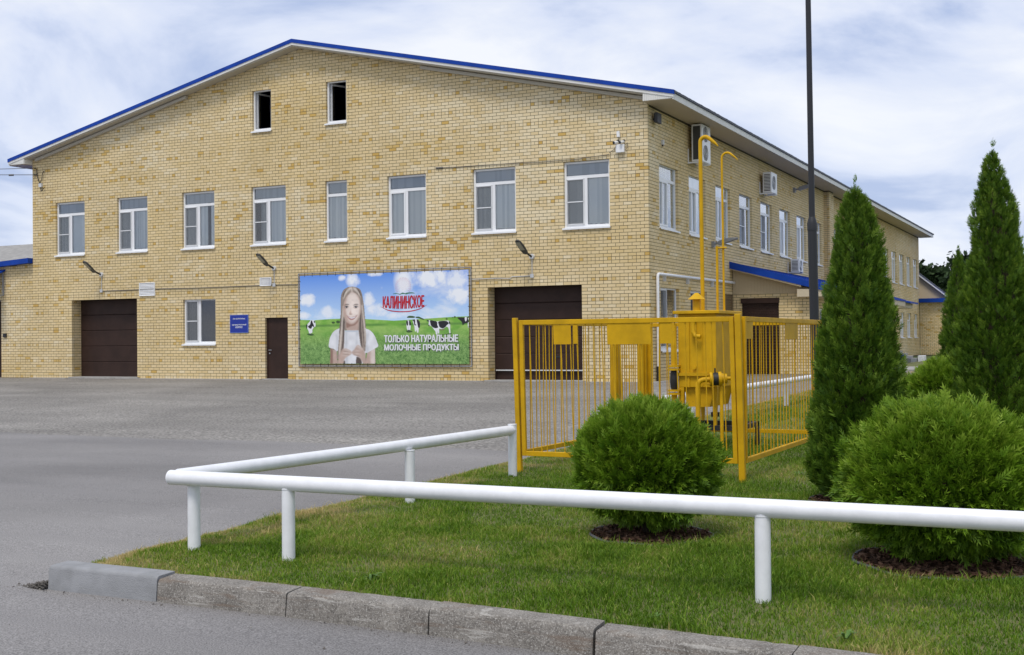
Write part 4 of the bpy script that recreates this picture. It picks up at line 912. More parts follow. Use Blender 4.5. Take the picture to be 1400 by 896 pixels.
def long_lamp(y, z, label):
    t = thing('wall_lamp', label, 'lamp', (0, y, z)); m = MB(); m.box(0, .1, y-.08, y+.08, z-.1, z+.1); m.build('mount', M_grey, t)
    m = MB(); m.tube([(.05, y, z), (.28, y+.03, z+.06)], .035); m.build('arm', M_grey, t)
    m = MB(); m.prism([(.2, z+.02), (.25, z-.04), (.85, z+.14), (.88, z+.20), (.6, z+.2), (.25, z+.12)], 1, y-.09, y+.13); m.build('lamp_head', M_grey, t, bevel=(.015, 2))
long_lamp(17.9, 7.5, 'grey bracket lamp under the eaves above the blue porch roof'); long_lamp(6.2, 4.42, 'grey bracket lamp between the storeys near the white wall pipe')
t = thing('sensor_box', 'tiny white sensor box on the side wall below the black floodlight', 'sensor', (0, 1.2, 7.15)); m = MB(); m.box(0, .07, 1.17, 1.26, 7.08, 7.22); m.build('box', M_lgrey, t); m = MB(); m.cyl((.035, 1.21, 7.08), (.035, 1.21, 7.03), .025); m.build('lens', M_black, t)
t = thing('wall_pipe', 'white pipe running along and down the side wall at the corner', 'pipe', (.06, .53, 0))
m = MB(); m.tube([(.07, .53, .45), (.07, .53, 2.6), (.07, .53, 3.08), (.07, .56, 3.16), (.07, .64, 3.18), (.07, 5, 3.2), (.07, 9.3, 3.22)], .045, 10); m.build('pipe', M_wpaint, t, smooth=40)
m = MB(); m.tube([(.07, .53, .0), (.07, .53, .45)], .06, 10); m.build('pipe_foot', M_black, t, smooth=40)
for yy in (1.2, 3.4, 6.0): m = MB(); m.box(0, .1, yy-.015, yy+.015, 2.98, 3.16); m.build('bracket', M_lgrey, t)

# portable pump beside the side wall
t = thing('portable_pump', 'black portable pump with a T handle and hose beside the side wall', 'pump', (1.05, 1.4, 0))
m = MB(); m.box(.85, 1.25, 1.2, 1.6, .08, .62); m.build('body', M_black, t, bevel=(.05, 3)); m = MB(); m.tube([(1.05, 1.4, .6), (1.05, 1.4, .85), (1.0, 1.35, .95), (1.0, 1.35, 1.12)], .028); m.cyl((.62, 1.35, 1.12), (1.30, 1.35, 1.12), .03); m.build('handle', M_black, t, smooth=40)
m = MB(); m.tube([(.86, 1.2, .62), (.72, 1.1, .5), (.56, 1.1, .2), (.6, 1.1, .06), (.85, 1.15, .03), (1.1, 1.2, .03)], .025); m.build('hose', M_rubber, t, smooth=40)
for yy in (1.22, 1.58): m = MB(); m.cyl((1.22, yy-.03, .1), (1.22, yy+.03, .1), .1, n=16); m.build('wheel', M_rubber, t, smooth=40)

# ------------------------------------------------------------------ side porch
po = thing('brick_porch', 'low brick porch with a blue lean-to roof and dark roller door', 'porch', (1.35, 8.6, 0))
PY0, PY1, PX1 = 8.6, 25.0, 2.70
pr_z = lambda x: 3.90-(3.90-2.93)*x/3.45
m = MB(); pof = lambda u, d, z: (u, PY0+d, z); pos = lambda u, d, z: (PX1-d, u, z)
op_p = [(.32, 1.64, 0, 2.62)]; op_ps = [(10.2, 11.6, .8, 2.3), (14.0, 15.6, 0, 2.5), (18.2, 19.6, .8, 2.3), (21.8, 23.2, .8, 2.3)]
core(m, pof, .02, PX1-.01, -.2, 2.8, op_p, d1=.35); core(m, pos, PY0+.35, PY1, -.2, 2.8, op_ps, d1=.35); m.box(.02, PX1-.36, PY1-.3, PY1, -.2, 2.8); m.build('wall', M_mortar, po)
B2 = Bricks(); B2.wall(pof, .02, PX1, 0, 2.8, op_p, seed=11); B2.wall(pos, PY0+.134, PY1, 0, 2.8, op_ps, seed=12, orange=.5); B2.build('bricks', po)
m = MB(); n = 24
for k in range(n):
    a_ = .02+(PX1-.04)*k/n; b_ = .02+(PX1-.04)*(k+1)/n-.012; m.prism([(a_, 2.80), (b_, 2.80), (b_, pr_z(b_)-.16), (a_, pr_z(a_)-.16)], 1, PY0-.03, PY0+.02)
m.box(.02, PX1-.02, PY0-.02, PY0+.1, 2.80, 2.9); m.prism([(.02, 2.80), (PX1-.02, 2.80), (PX1-.02, pr_z(PX1)-.17), (.02, pr_z(.02)-.17)], 1, PY0-.018, PY0+.06); m.build('gable_siding', M_beige, po)
m = MB(); m.prism([(.0, pr_z(0)), (3.48, pr_z(3.48)), (3.48, pr_z(3.48)-.05), (0, pr_z(0)-.05)], 1, PY0-.35, PY1+.3)
for k in range(58): yy = PY0-.3+k*.29; m.prism([(.0, pr_z(0)+.035), (3.48, pr_z(3.48)+.035), (3.48, pr_z(3.48)), (0, pr_z(0))], 1, yy, yy+.05)
rp = m.build('roof', M_blue, po)
m = MB(); m.prism([(.0, pr_z(0)+.06), (3.5, pr_z(3.5)+.06), (3.5, pr_z(3.5)-.12), (0, pr_z(0)-.19)], 1, PY0-.39, PY0-.352); m.build('verge_trim', M_blue, rp)
m = MB(); m.prism([(.0, pr_z(0)-.16), (2.5, pr_z(2.5)-.14), (2.5, pr_z(2.5)-.2), (0, pr_z(0)-.22)], 1, PY0-.37, PY0-.03); m.build('verge_soffit', M_beige, rp)
m = MB(); m.box(2.36, 3.44, PY0-.345, PY1, 2.66, 2.92); m.build('eaves_box', mat('eaves_beige', (.58, .50, .36), .6), rp)
m = MB(); m.box(.30, 1.66, PY0-.05, PY0+.12, 2.48, 2.66); db = m.build('roller_door', M_brown, po)
for k in range(24): s_ = MB(); s_.box(.33, 1.63, PY0+.06, PY0+.085+.004*(k % 2), .02+k*.103, .02+k*.103+.098); s_.build('slat', M_brown, db)
m = MB(); m.box(PX1-.16, PX1-.13, 14.0, 15.6, 0, 2.5); m.build('side_door', M_brown, po)
for q in (op_ps[0], op_ps[2], op_ps[3]): window(pos, *q, 'low', po, seed=int(q[0]*7))

# far doorway canopy, column and steps, all along the side wall
t = thing('door_canopy', 'small blue lean-to canopy on a brick pier over the far side entrance', 'canopy', (1.5, 30, 0))
m = MB(); m.prism([(0, 3.72), (3.10, 2.98), (3.10, 2.90), (0, 3.62)], 1, 28.9, 31.6); m.build('roof', M_blue, t)
m = MB(); m.prism([(0.02, 2.70), (2.85, 2.70), (2.85, 2.94), (.02, 3.6)], 1, 29.05, 31.4); m.build('beam', mat('canopy_beige', (.58, .50, .36), .6), t)
m = MB(); m.box(.02, 2.40, 29.61, 29.85, -.1, 2.70); m.build('pier', M_mortar, t)
B3 = Bricks(); B3.wall(lambda u, d, z: (u, 29.6+d, z), .02, 2.41, 0, 2.70, seed=15, depth=.1); B3.wall(lambda u, d, z: (2.41-d, u, z), 29.71, 29.86, 0, 2.70, seed=16, depth=.1); B3.build('bricks', t)
m = MB(); m.box(-.2, -.12, 31.4, 32.5, .6, 2.75); m.build('side_door', M_brown, fac)
t = thing('concrete_steps', 'worn concrete steps with white edges at the far side entrance', 'steps', (1.5, 32.4, 0))
for k in range(4):
    m = MB(); m.box(.05, 2.75-.26*k, 31.4, 33.9-.02*k, .13*k if k else -.1, .13*(k+1)); s_ = m.build('step', M_conc, t, bevel=(.015, 2))
m = MB(); m.box(2.80, 3.12, 33.3, 34.1, -.1, .26); m.build('cheek_block', M_wpaint, t, bevel=(.02, 2))
t = thing('litter_bin', 'small blue bin at the foot of the canopy pier', 'bin', (2.62, 28.7, 0)); m = MB(); m.lathe((2.62, 28.7, 0), [(.13, 0), (.17, .34), (.18, .34), (.18, .37), (.155, .37), (.13, .06)], 16); m.build('bucket', M_blue, t, smooth=30); m = MB(); m.tube([(2.47, 28.7, .34), (2.5, 28.7, .44), (2.62, 28.7, .48), (2.74, 28.7, .44), (2.77, 28.7, .34)], .008); m.build('handle', M_grey, t)

# ------------------------------------------------------------------ neighbouring buildings
def annex(name, label, x0, x1, y, ztop, op, seed, loc, zr=None):
    t = thing(name, label, 'building', loc); fn = lambda u, d, z: (u, y+d, z)
    m = MB(); core(m, fn, x0, x1, -.2, ztop, op, d1=.4, topz=(zr, (x0+x1)/2) if zr else None); m.box(x0, x0+.3, y+.4, y+9, -.2, zr(x0) if zr else ztop); m.box(x1-.3, x1, y+.4, y+9, -.2, ztop); m.build('wall', M_mortar, t)
    b = Bricks(); b.wall(fn, x0, x1, 0, ztop, op, seed=seed, offs=.04, top=(lambda z, p, q: (max(p, x1-(ztop-z)/.055), q)) if zr else None); b.build('bricks', t); return t, fn
an, fn = annex('annex_building', 'low brick annex with a blue roof edge joined to the factory gable', -42, WL-.012, .03, 4.36, [(-30.0, -26.6, 0, 2.98)], 21, (-33, 0, 0), zr=lambda x: 4.36-.055*(WL-x))
m = MB(); m.prism([(-42.1, 3.62), (WL-.03, 4.56), (WL-.03, 4.37), (-42.1, 3.42)], 1, -.22, 9.2); m.v = [(x, y, z if x > -30 else z) for x, y, z in m.v]; m.build('roof', M_blue, an)
m = MB(); m.box(-29.98, -26.62, .14, .2, 0, 2.97); m.build('door', M_brown, an)
m = MB(); m.box(-26.45, -26.3, -.03, .04, 1.55, 1.70); m.build('switch', M_black, an)
t = thing('door_awning', 'blue sheet awning on grey brackets over the annex door', 'awning', (-28, 0, 3.2))
m = MB(); m.prism([(.02, 4.18), (-1.15, 3.62), (-1.15, 3.57), (.02, 4.13)], 0, -30.2, -26.35); m.build('awning_sheet', M_blue, t)
for x in (-30.1, -26.45): m = MB(); m.tube([(x, .0, 3.18), (x, -1.08, 3.18)], .03, 6); m.tube([(x, -1.08, 3.16), (x, -1.08, 3.58)], .03, 6); m.tube([(x, 0, 3.2), (x, -.02, 4.12)], .03, 6); m.build('bracket', M_grey, t)
t = thing('warehouse', 'low warehouse with a pale grey roof behind the brick annex', 'building', (-34, 14, 0))
m = MB(); m.box(-50, -25.6, 12, 28, 0, 5.3); m.build('wall', M_fascia, t); m = MB(); m.prism([(11.6, 5.35), (20, 7.4), (20, 7.3), (11.6, 5.2)], 0, -50.4, -25.2); m.prism([(28.4, 5.35), (20, 7.4), (20, 7.3), (28.4, 5.2)], 0, -50.4, -25.2); m.build('roof', mat('slate_grey', (.30, .29, .27), .85, noise=(3, .25, 5)), t); m = MB(); m.box(-50.3, -25.3, 11.55, 11.62, 5.0, 5.34); m.build('fascia', M_wpaint, t)
fa, fn = annex('annex_building', 'single-storey brick annex at right angles beyond the far side entrance', .02, 26, 54.5, 3.60, [(1.62, 3.0, 1.25, 2.42), (7, 8.4, 1.25, 2.42), (13, 14.4, 1.25, 2.42)], 22, (8, 54.5, 0))
for q in (1.62, 7, 13): window(fn, q, q+1.38, 1.25, 2.42, 'low', fa, seed=int(q))
m = MB(); m.box(-.0, 26.2, 54.1, 64, 3.60, 3.88); m.build('roof', M_blue, fa)
m = MB(); m.prism([(-6, 3.9), (1.35, 3.9), (1.35, 4.15), (-1.2, 6.2), (-6, 6.2)], 1, 58.5, 59.0); m.build('gable_wall', M_beige, fa); m = MB(); m.prism([(1.75, 3.92), (-1.2, 6.35), (-1.2, 6.18), (1.55, 3.92)], 1, 58.2, 58.45); m.build('gable_verge', M_white, fa); m = MB(); m.prism([(1.78, 3.94), (-1.2, 6.42), (-1.2, 6.36), (1.76, 3.93)], 1, 58.15, 58.6); m.build('gable_roof', mat('dark_tile', (.03, .035, .05)), fa)

# ------------------------------------------------------------------ white pipe rails
def rail_post(x, y, top, t, r=.0445):
    z = lawn_z(x, y)-.1; m = MB(); m.tube([(x, y, z), (x, y, z+.2), (x+.001, y, top)], r, 18); m.build('post', M_wpaint, t, smooth=40); m = MB(); m.tube([(x, y, top-.006), (x, y, top+.003)], r+.003, 18); m.build('weld', M_wpaint, t, smooth=60)
RR = .053
near = thing('pipe_rail', 'white painted pipe rail parallel to the kerb stones', 'rail', (9, -26.75, lawn_z(9, -26.75)))
z0, z1 = .302, .312
m = MB(); m.tube([(6.07, -26.75, z0), (8, -26.75, z0+.002), (12, -26.75, z1), (16.6, -26.75, z1)], RR, 24); m.build('rail', M_wpaint, near, smooth=60)
for x in (7.10, 10.345, 13.6, 16.4): rail_post(x, -26.75, .27, near)
sr = thing('pipe_rail', 'white painted pipe rail running from the kerb corner to the yellow fence', 'rail', (6.5, -24.4, lawn_z(6.5, -24.4)))
m = MB(); m.tube([(6.13, -26.735, .312), (6.40, -24.5, .326), (6.53, -22.19, .33)], RR*.98, 24); m.build('rail', M_wpaint, sr, smooth=60)
for x, y in ((6.23, -26.69), (6.47, -24.13), (6.535, -22.20)): rail_post(x, y, .285 if y < -23 else .39, sr, .045)
br = thing('pipe_rail', 'white painted pipe rail bordering the yard behind the yellow fence', 'rail', (6.6, -12, lawn_z(6.6, -12)))
m = MB(); m.tube([(6.55, -17.6, .43), (6.62, -12, .45), (6.65, -5.0, .47)], RR, 20); m.build('rail', M_wpaint, br, smooth=60)
for y in (-16.6, -13.75, -10.92, -8.1, -5.3): rail_post(6.62, y, .42, br)

# ------------------------------------------------------------------ yellow fence round the gas cabinet
FZ0, FZ1 = .03, 1.47
fe = thing('gas_fence', 'yellow welded bar fence enclosing the yellow gas cabinet', 'fence', (7.6, -19.8, lawn_z(7.6, -19.8)))
def fpost(x, y, w=.055, dx=0, dy=0):
    zg = lawn_z(x, y)-.12; m = MB(); i = 0; m.box(x-w/2, x+w/2, y-w/2, y+w/2, zg, FZ1+.025); m.map(lambda a_, b_, c_: (a_-(c_-zg)*dx, b_-(c_-zg)*dy, c_)); m.build('fence_post', M_yellow, fe, bevel=(.004, 1))
def panel(p0, p1, nb, plates, seed, messy=0, lean=0):
    p0 = Vector(p0); p1 = Vector(p1); L_ = (p1-p0).length; d = (p1-p0)/L_; nrm = Vector((-d.y, d.x)); r = random.Random(seed)
    def mp(u, w, z): q = p0+d*u+nrm*w; k = (z-FZ0)*lean; return (q.x-k, q.y, z)
    m = MB(); a_ = .045
    for (u0, u1, zz0, zz1) in ((0, a_, FZ0, FZ1), (L_-a_, L_, FZ0, FZ1), (a_, L_-a_, FZ0, FZ0+.05), (a_, L_-a_, FZ1-.05, FZ1)): m.box(u0, u1, -.02, .02, zz0, zz1)
    m.map(mp); o = m.build('fence_panel', M_yellow, fe, bevel=(.003, 1))
    for k in range(nb):
        u = a_+(L_-2*a_)*(k+1)/(nb+1)+r.uniform(-.012, .012)*(1+messy); b0 = r.uniform(-.01, .01)*messy; bb = r.gauss(0, .012)*messy; b1 = r.uniform(-.012, .012)*messy
        m = MB(); m.tube([mp(u+b0, 0, FZ0+.02), mp(u+(b0+b1)/2+bb, .0, FZ0+.55), mp(u+(b0+b1)/2+bb*.6, 0, FZ0+1.0), mp(u+b1, 0, FZ1-.03)], .0056, 6); m.build('bar', M_yellow, o)
    for (u0, u1, zz0, zz1) in plates:
        m = MB(); m.box(u0, u1, -.012, -.007, zz0, zz1); m.map(mp); m.build('plate', M_yellow, o)
    return o
A0 = (6.46, -21.80); A1 = (8.80, -21.80)
panel(A0, A1, 24, [(.40, .60, 1.21, 1.41), (.625, .675, 1.215, 1.42), (1.005, 1.48, 1.205, 1.42), (1.575, 1.705, 1.21, 1.42)], 1, messy=1, lean=.02)
panel((8.85, -21.74), (8.86, -17.95), 26, [(.03, .30, 1.25, 1.42), (1.64, 2.18, 1.24, 1.42)], 2, messy=.5)
panel((8.80, -17.9), (6.46, -17.9), 20, [], 3, messy=.4)
panel((6.42, -18.98), (6.42, -21.74), 15, [], 4, messy=.5); panel((6.42, -17.98), (6.42, -18.9), 9, [], 5, messy=.4)
fpost(6.425, -21.80, .052, .025, 0); fpost(8.845, -21.80, .06, .018, 0); fpost(8.86, -17.9); fpost(6.40, -18.94, .10); fpost(6.40, -17.93, .13)

# ------------------------------------------------------------------ gas cabinet with pipework
gc = thing('gas_cabinet', 'yellow gas regulator cabinet with flanged valves and hooked vent pipes', 'cabinet', (7.5, -18.7, lawn_z(7.5, -18.7)))
cx0, cx1, cy0, cy1 = 7.29, 7.77, -19.1, -18.2
m = MB(); m.box(cx0, cx1, cy0, cy1, .66, 1.56); body = m.build('body', M_yellow, gc, bevel=(.006, 2))
m = MB(); m.box(cx0-.05, cx1+.06, cy0-.06, cy1+.06, 1.56, 1.60); m.build('lid', M_yellow, body, bevel=(.005, 1))
m = MB(); m.box(cx0-.02, cx1-.1, cy0-.03, cy0-.003, .80, .84); m.box(cx0+.12, cx0+.145, cy0-.012, cy0-.003, .66, 1.52); m.box(cx0+.30, cx0+.312, cy0-.006, cy0-.002, .68, 1.54); m.build('door_seam', M_yellow, body)
m = MB(); m.prism([(cx0+.06, .66), (cx1-.04, .66), (cx1-.1, .42), (cx0+.1, .42)], 1, cy0+.05, cy1-.05); m.build('hopper', M_yellow, gc)
zg = lawn_z(7.5, -18.7)-.05
for x in (cx0+.0, cx1-.06):
    for y in (cy0+.0, cy1-.06):
        m = MB(); m.prism([(x, .66), (x+.07, .66), (x+.05, .2), (x+.02, .2)], 1, y, y+.05); m.build('leg', M_yellow, gc)
m = MB()
for (a_, b_, c_, d_) in ((cx0-.05, cx1+.28, cy0-.02, cy0+.03), (cx0-.05, cx1+.28, cy1-.05, cy1), (cx0-.05, cx0, cy0, cy1), (cx1+.23, cx1+.28, cy0, cy1)): m.box(a_, b_, c_, d_, .14, .20)
for x in (cx0-.04, cx1+.24):
    for y in (cy0-.01, cy1-.045): m.box(x, x+.045, y, y+.045, zg, .14)
m.build('stand', M_black, gc)
def flange(mb, p, axis, r, n=18):
    p = Vector(p); d = Vector(axis); mb.cyl(p-d*.012, p+d*.012, r, n=n)
m = MB(); m.tube([(7.24, -19.12, 1.44), (7.24, -19.12, .92)], .037, 16); flange(m, (7.24, -19.12, .92), (0, 0, 1), .08); flange(m, (7.24, -19.12, .88), (0, 0, 1), .08); flange(m, (7.24, -19.12, .62), (0, 0, 1), .08); flange(m, (7.24, -19.12, .58), (0, 0, 1), .08); m.tube([(7.24, -19.12, .58), (7.24, -19.12, zg)], .037, 16); m.build('inlet_pipe', M_yellow, gc, smooth=40)
m = MB(); m.lathe((7.24, -19.12, .632), [(.035, 0), (.046, .03), (.052, .12), (.046, .2), (.035, .235)], 18); m.build('valve', M_rubber, gc, smooth=40)
m = MB(); arc = [(7.60, -19.30, zg), (7.60, -19.30, .66), (7.605, -19.298, .715), (7.625, -19.29, .745), (7.66, -19.275, .76), (7.74, -19.24, .765)]
m.tube(arc, .031, 16); m.tube([(7.73, -19.245, .765), (7.765, -19.23, .766)], .085, 22); m.tube([(7.825, -19.205, .768), (7.86, -19.19, .77)], .088, 22); m.tube([(7.86, -19.19, .77), (7.92, -19.165, .773)], .06, 18); m.cyl((7.92, -19.165, .773), (7.99, -19.135, .776), .022); m.tube([(7.86, -19.19, .74), (7.86, -19.19, zg)], .022, 12)
for k in range(6): q = k*math.pi/3; m.cyl((7.71, -19.253+.068*math.cos(q)*.4, .765+.068*math.sin(q)), (7.875, -19.183+.068*math.cos(q)*.4, .77+.068*math.sin(q)), .008, n=6)
m.build('outlet_pipe', M_yellow, gc, smooth=40)
m = MB(); m.tube([(7.765, -19.23, .766), (7.825, -19.205, .768)], .078, 22); m.tube([(7.79, -19.22, .83), (7.79, -19.22, .90)], .010, 8); m.build('valve', M_rubber, gc, smooth=40)
m = MB(); m.lathe((7.72, -19.0, .30), [(.05, 0), (.055, .05), (.03, .06), (.03, .12)], 14); m.build('drain_valve', M_rubber, gc, smooth=40)
m = MB(); m.cyl((7.50, -19.13, .90), (7.50, -19.105, .90), .022, n=12); m.build('lock_boss', M_yellow, gc)
m = MB(); m.lathe((7.50, -19.0, 1.60), [(.05, -.05), (.05, .12), (.045, .14), (.11, .14), (.02, .22)], 16); m.build('chimney', M_yellow, gc, smooth=30)
m = MB(); m.tube([(7.50, -19.16, 1.46), (7.50, -19.16, 1.34), (7.53, -19.17, 1.29), (7.60, -19.17, 1.28)], .028, 12); m.tube([(7.50, -19.02, 1.46), (7.50, -19.16, 1.46)], .028, 10); m.build('drip_pipe', M_yellow, gc, smooth=40)
def hook(x, y, zb, zt_, r, rr, n1, tip):
    m = MB(); pts = [(x, y, zb), (x-.01, y, zt_-.2-rr)]; r_ = [r, r*.98]
    for k in range(9):
        q = math.pi*k/9*.80; pts.append((x-.01+rr*(1-math.cos(q)), y, zt_-rr+rr*math.sin(q))); r_.append(r*.98)
    lx, _, lz = pts[-1]; pts.append((lx+tip*.6, y, lz-tip*.5)); r_.append(r*.8); pts.append((lx+tip, y, lz-tip*.9)); r_.append(r*.25)
    m.tube(pts, r_, 14); m.build('vent_pipe', M_yellow, gc, smooth=40)
hook(7.50, -18.75, 1.58, 3.78, .0255, .062, 0, .13); hook(7.70, -18.5, 1.55, 3.60, .0145, .068, 0, .10)
m = MB(); m.tube([(7.63, -18.55, 1.55), (7.63, -18.55, 2.42)], .0165, 10); m.cyl((7.61, -18.55, 2.40), (7.74, -18.5, 2.40), .012); m.build('vent_pipe', M_yellow, gc, smooth=40)

# ------------------------------------------------------------------ lamp post
lp = thing('lamp_post', 'tall black tapered lamp post beside the side porch', 'lamp post', (7.27, -11.5, lawn_z(7.27, -11.5)))
m = MB(); bx, by = 7.31, -11.5; m.tube([(bx, by, -.2), (bx-.04, by, 3.20)], .082, 20); m.tube([(bx-.04, by, 3.18), (bx-.041, by, 3.3), (bx-.042, by, 3.36), (bx-.043, by, 3.42)], [.088, .088, .075, .056], 20); m.build('lower_tube', mat('post_black', (.014, .015, .019), .5), lp, smooth=40)
m = MB(); m.tube([(bx-.043, by, 3.40), (bx-.075, by, 9.0)], [.055, .045], 18); m.build('upper_tube', MATS['post_black'], lp, smooth=40)
m = MB(); m.tube([(bx-.075, by, 8.9), (bx-.3, by-.2, 9.15), (bx-.9, by-.7, 9.3)], .03); m.build('arm', MATS['post_black'], lp); m = MB(); m.prism([(-.35, -.12), (.35, -.1), (.35, .1), (-.35, .12)], 2, -.05, .05); m.map(lambda x, y, z: (bx-1.15+x*.8, by-.9+x*.6+y, 9.32+z)); m.build('lamp_head', MATS['post_black'], lp, bevel=(.03, 2))

# ------------------------------------------------------------------ vegetation
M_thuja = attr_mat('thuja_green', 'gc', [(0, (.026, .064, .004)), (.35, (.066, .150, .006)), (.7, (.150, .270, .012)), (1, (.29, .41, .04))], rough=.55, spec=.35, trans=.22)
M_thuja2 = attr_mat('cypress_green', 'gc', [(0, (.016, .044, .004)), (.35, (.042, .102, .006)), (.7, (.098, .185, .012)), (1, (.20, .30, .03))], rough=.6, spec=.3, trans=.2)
M_twig = mat('dead_twigs', (.035, .026, .014), .95, noise=(12, .4, 3))
def spray_template(seed, nb, L_):
    r = np.random.default_rng(seed); V = []; F = []; T = []
    def leaf(p, d, l, w, t0):
        b = len(V); d = d/np.linalg.norm(d); s = np.array([-d[1], d[0], 0]); up_ = np.array([0, 0, r.uniform(-.12, .12)])*l
        V.extend([p, p+d*l*.45+s*w+up_*.3, p+d*l+up_, p+d*l*.45-s*w+up_*.3]); F.extend([(b, b+1, b+2), (b, b+2, b+3)]); T.extend([t0, t0+.12, t0+.35, t0+.12])
    leaf(np.zeros(3), np.array([0, 1., 0]), L_, L_*.028, .25)
    leaf(np.array([0, L_*.6, 0]), np.array([.06, 1., 0]), L_*.55, L_*.045, .55)
    for k in range(nb):
        t = .12+.78*k/nb; sgn = 1 if k % 2 else -1; l = L_*(.52-.30*t)*r.uniform(.75, 1.2); an = sgn*r.uniform(.5, .95)
        leaf(np.array([0, t*L_, 0]), np.array([math.sin(an), math.cos(an), r.uniform(-.25, .25)]), l, l*.11, .15+.5*t)
    return np.array(V), np.array(F), np.array(T)
TPL = [spray_template(s, 9, 1.0) for s in range(6)]
def sprays(name, P, D, S, tone, m, parent):     # positions, growth directions, sizes, base tone 0..1
    n = len(P); D = D/np.linalg.norm(D, axis=1, keepdims=True)
    rv = NR.normal(size=(n, 3)); X = np.cross(D, rv); X /= np.linalg.norm(X, axis=1, keepdims=True); Z = np.cross(X, D)
    which = NR.integers(0, len(TPL), n); Vs = []; Fs = []; Ts = []; base = 0
    for k, (tv, tf, tt) in enumerate(TPL):
        i = np.where(which == k)[0]
        if not len(i): continue
        V = P[i, None]+(tv[None, :, 0:1]*X[i, None]+tv[None, :, 1:2]*D[i, None]+tv[None, :, 2:3]*Z[i, None])*S[i, None, None]
        Vs.append(V.reshape(-1, 3)); Fs.append((tf[None]+(np.arange(len(i))*len(tv))[:, None, None]+base).reshape(-1, 3)); base += len(i)*len(tv)
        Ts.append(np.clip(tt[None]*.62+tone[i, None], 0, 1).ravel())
    return np_mesh(name, np.concatenate(Vs), np.concatenate(Fs), m, parent, {'gc': ('POINT', np.concatenate(Ts))})
def blobcore(mb, c, rx, rz, f=.8, n=16, k=12):
    prof = []
    for i in range(k+1):
        t = -math.pi/2+math.pi*i/k; prof.append((max(.004, rx*f*math.cos(t)), rz*f*math.sin(t)))
    mb.lathe(c, prof, n); mb.map(lambda x, y, z: (x+.03*RND.uniform(-1, 1), y+.03*RND.uniform(-1, 1), z), len(mb.v)-n*(k+1))
def trunk(mb, x, y, z0, z1, r): mb.tube([(x, y, z0-.1), (x+.01, y, z0+.1), (x, y+.01, z1)], [r*1.3, r, r*.5], 10)
def globe(name, label, x, y, rx, rz, zc, n, size, seed, m=M_thuja, bottom=-.8, group=None, droop=0.0):
    zg_ = lawn_z(x, y); t = thing(name, label, 'bush', (x, y, zg_), group); r = np.random.default_rng(seed)
    u = r.uniform(bottom, 1, n); ph = r.uniform(0, 2*np.pi, n); s = np.sqrt(1-u*u)
    dirs = np.stack([s*np.cos(ph), s*np.sin(ph), u], 1); lump = .88+.14*vnoise(ph*2.2+u*2, u*3.3+seed, seed)+.14*(vnoise(ph*5, u*7, seed+1)-.5)
    rho = np.where(r.random(n) < .72, r.uniform(.86, 1.0, n)+.08*(r.random(n) < .06), r.uniform(.6, .88, n))*lump
    sup = np.where(u < 0, 1-.12*u*u, 1.0)
    P = np.array([x, y, zc])+dirs*np.array([rx, rx, rz])*(rho*sup)[:, None]
    D = dirs*np.array([1, 1, .8])+np.array([0, 0, .55-.2*droop])+r.normal(0, .28, (n, 3)); D[:, 2] -= np.where(u < -.1, .65, 0)
    S = r.uniform(.7, 1.25, n)*size; P = P-D/np.linalg.norm(D, axis=1, keepdims=True)*S[:, None]*.75
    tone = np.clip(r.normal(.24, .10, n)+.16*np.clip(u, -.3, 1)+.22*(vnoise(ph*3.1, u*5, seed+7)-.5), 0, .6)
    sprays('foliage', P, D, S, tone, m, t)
    c = MB(); blobcore(c, (x, y, zc), rx, rz, .70); c.build('inner_twigs', M_twig, t, smooth=60)
    c = MB(); trunk(c, x, y, zg_, zc, .05); c.build('trunk', M_twig, t); return t
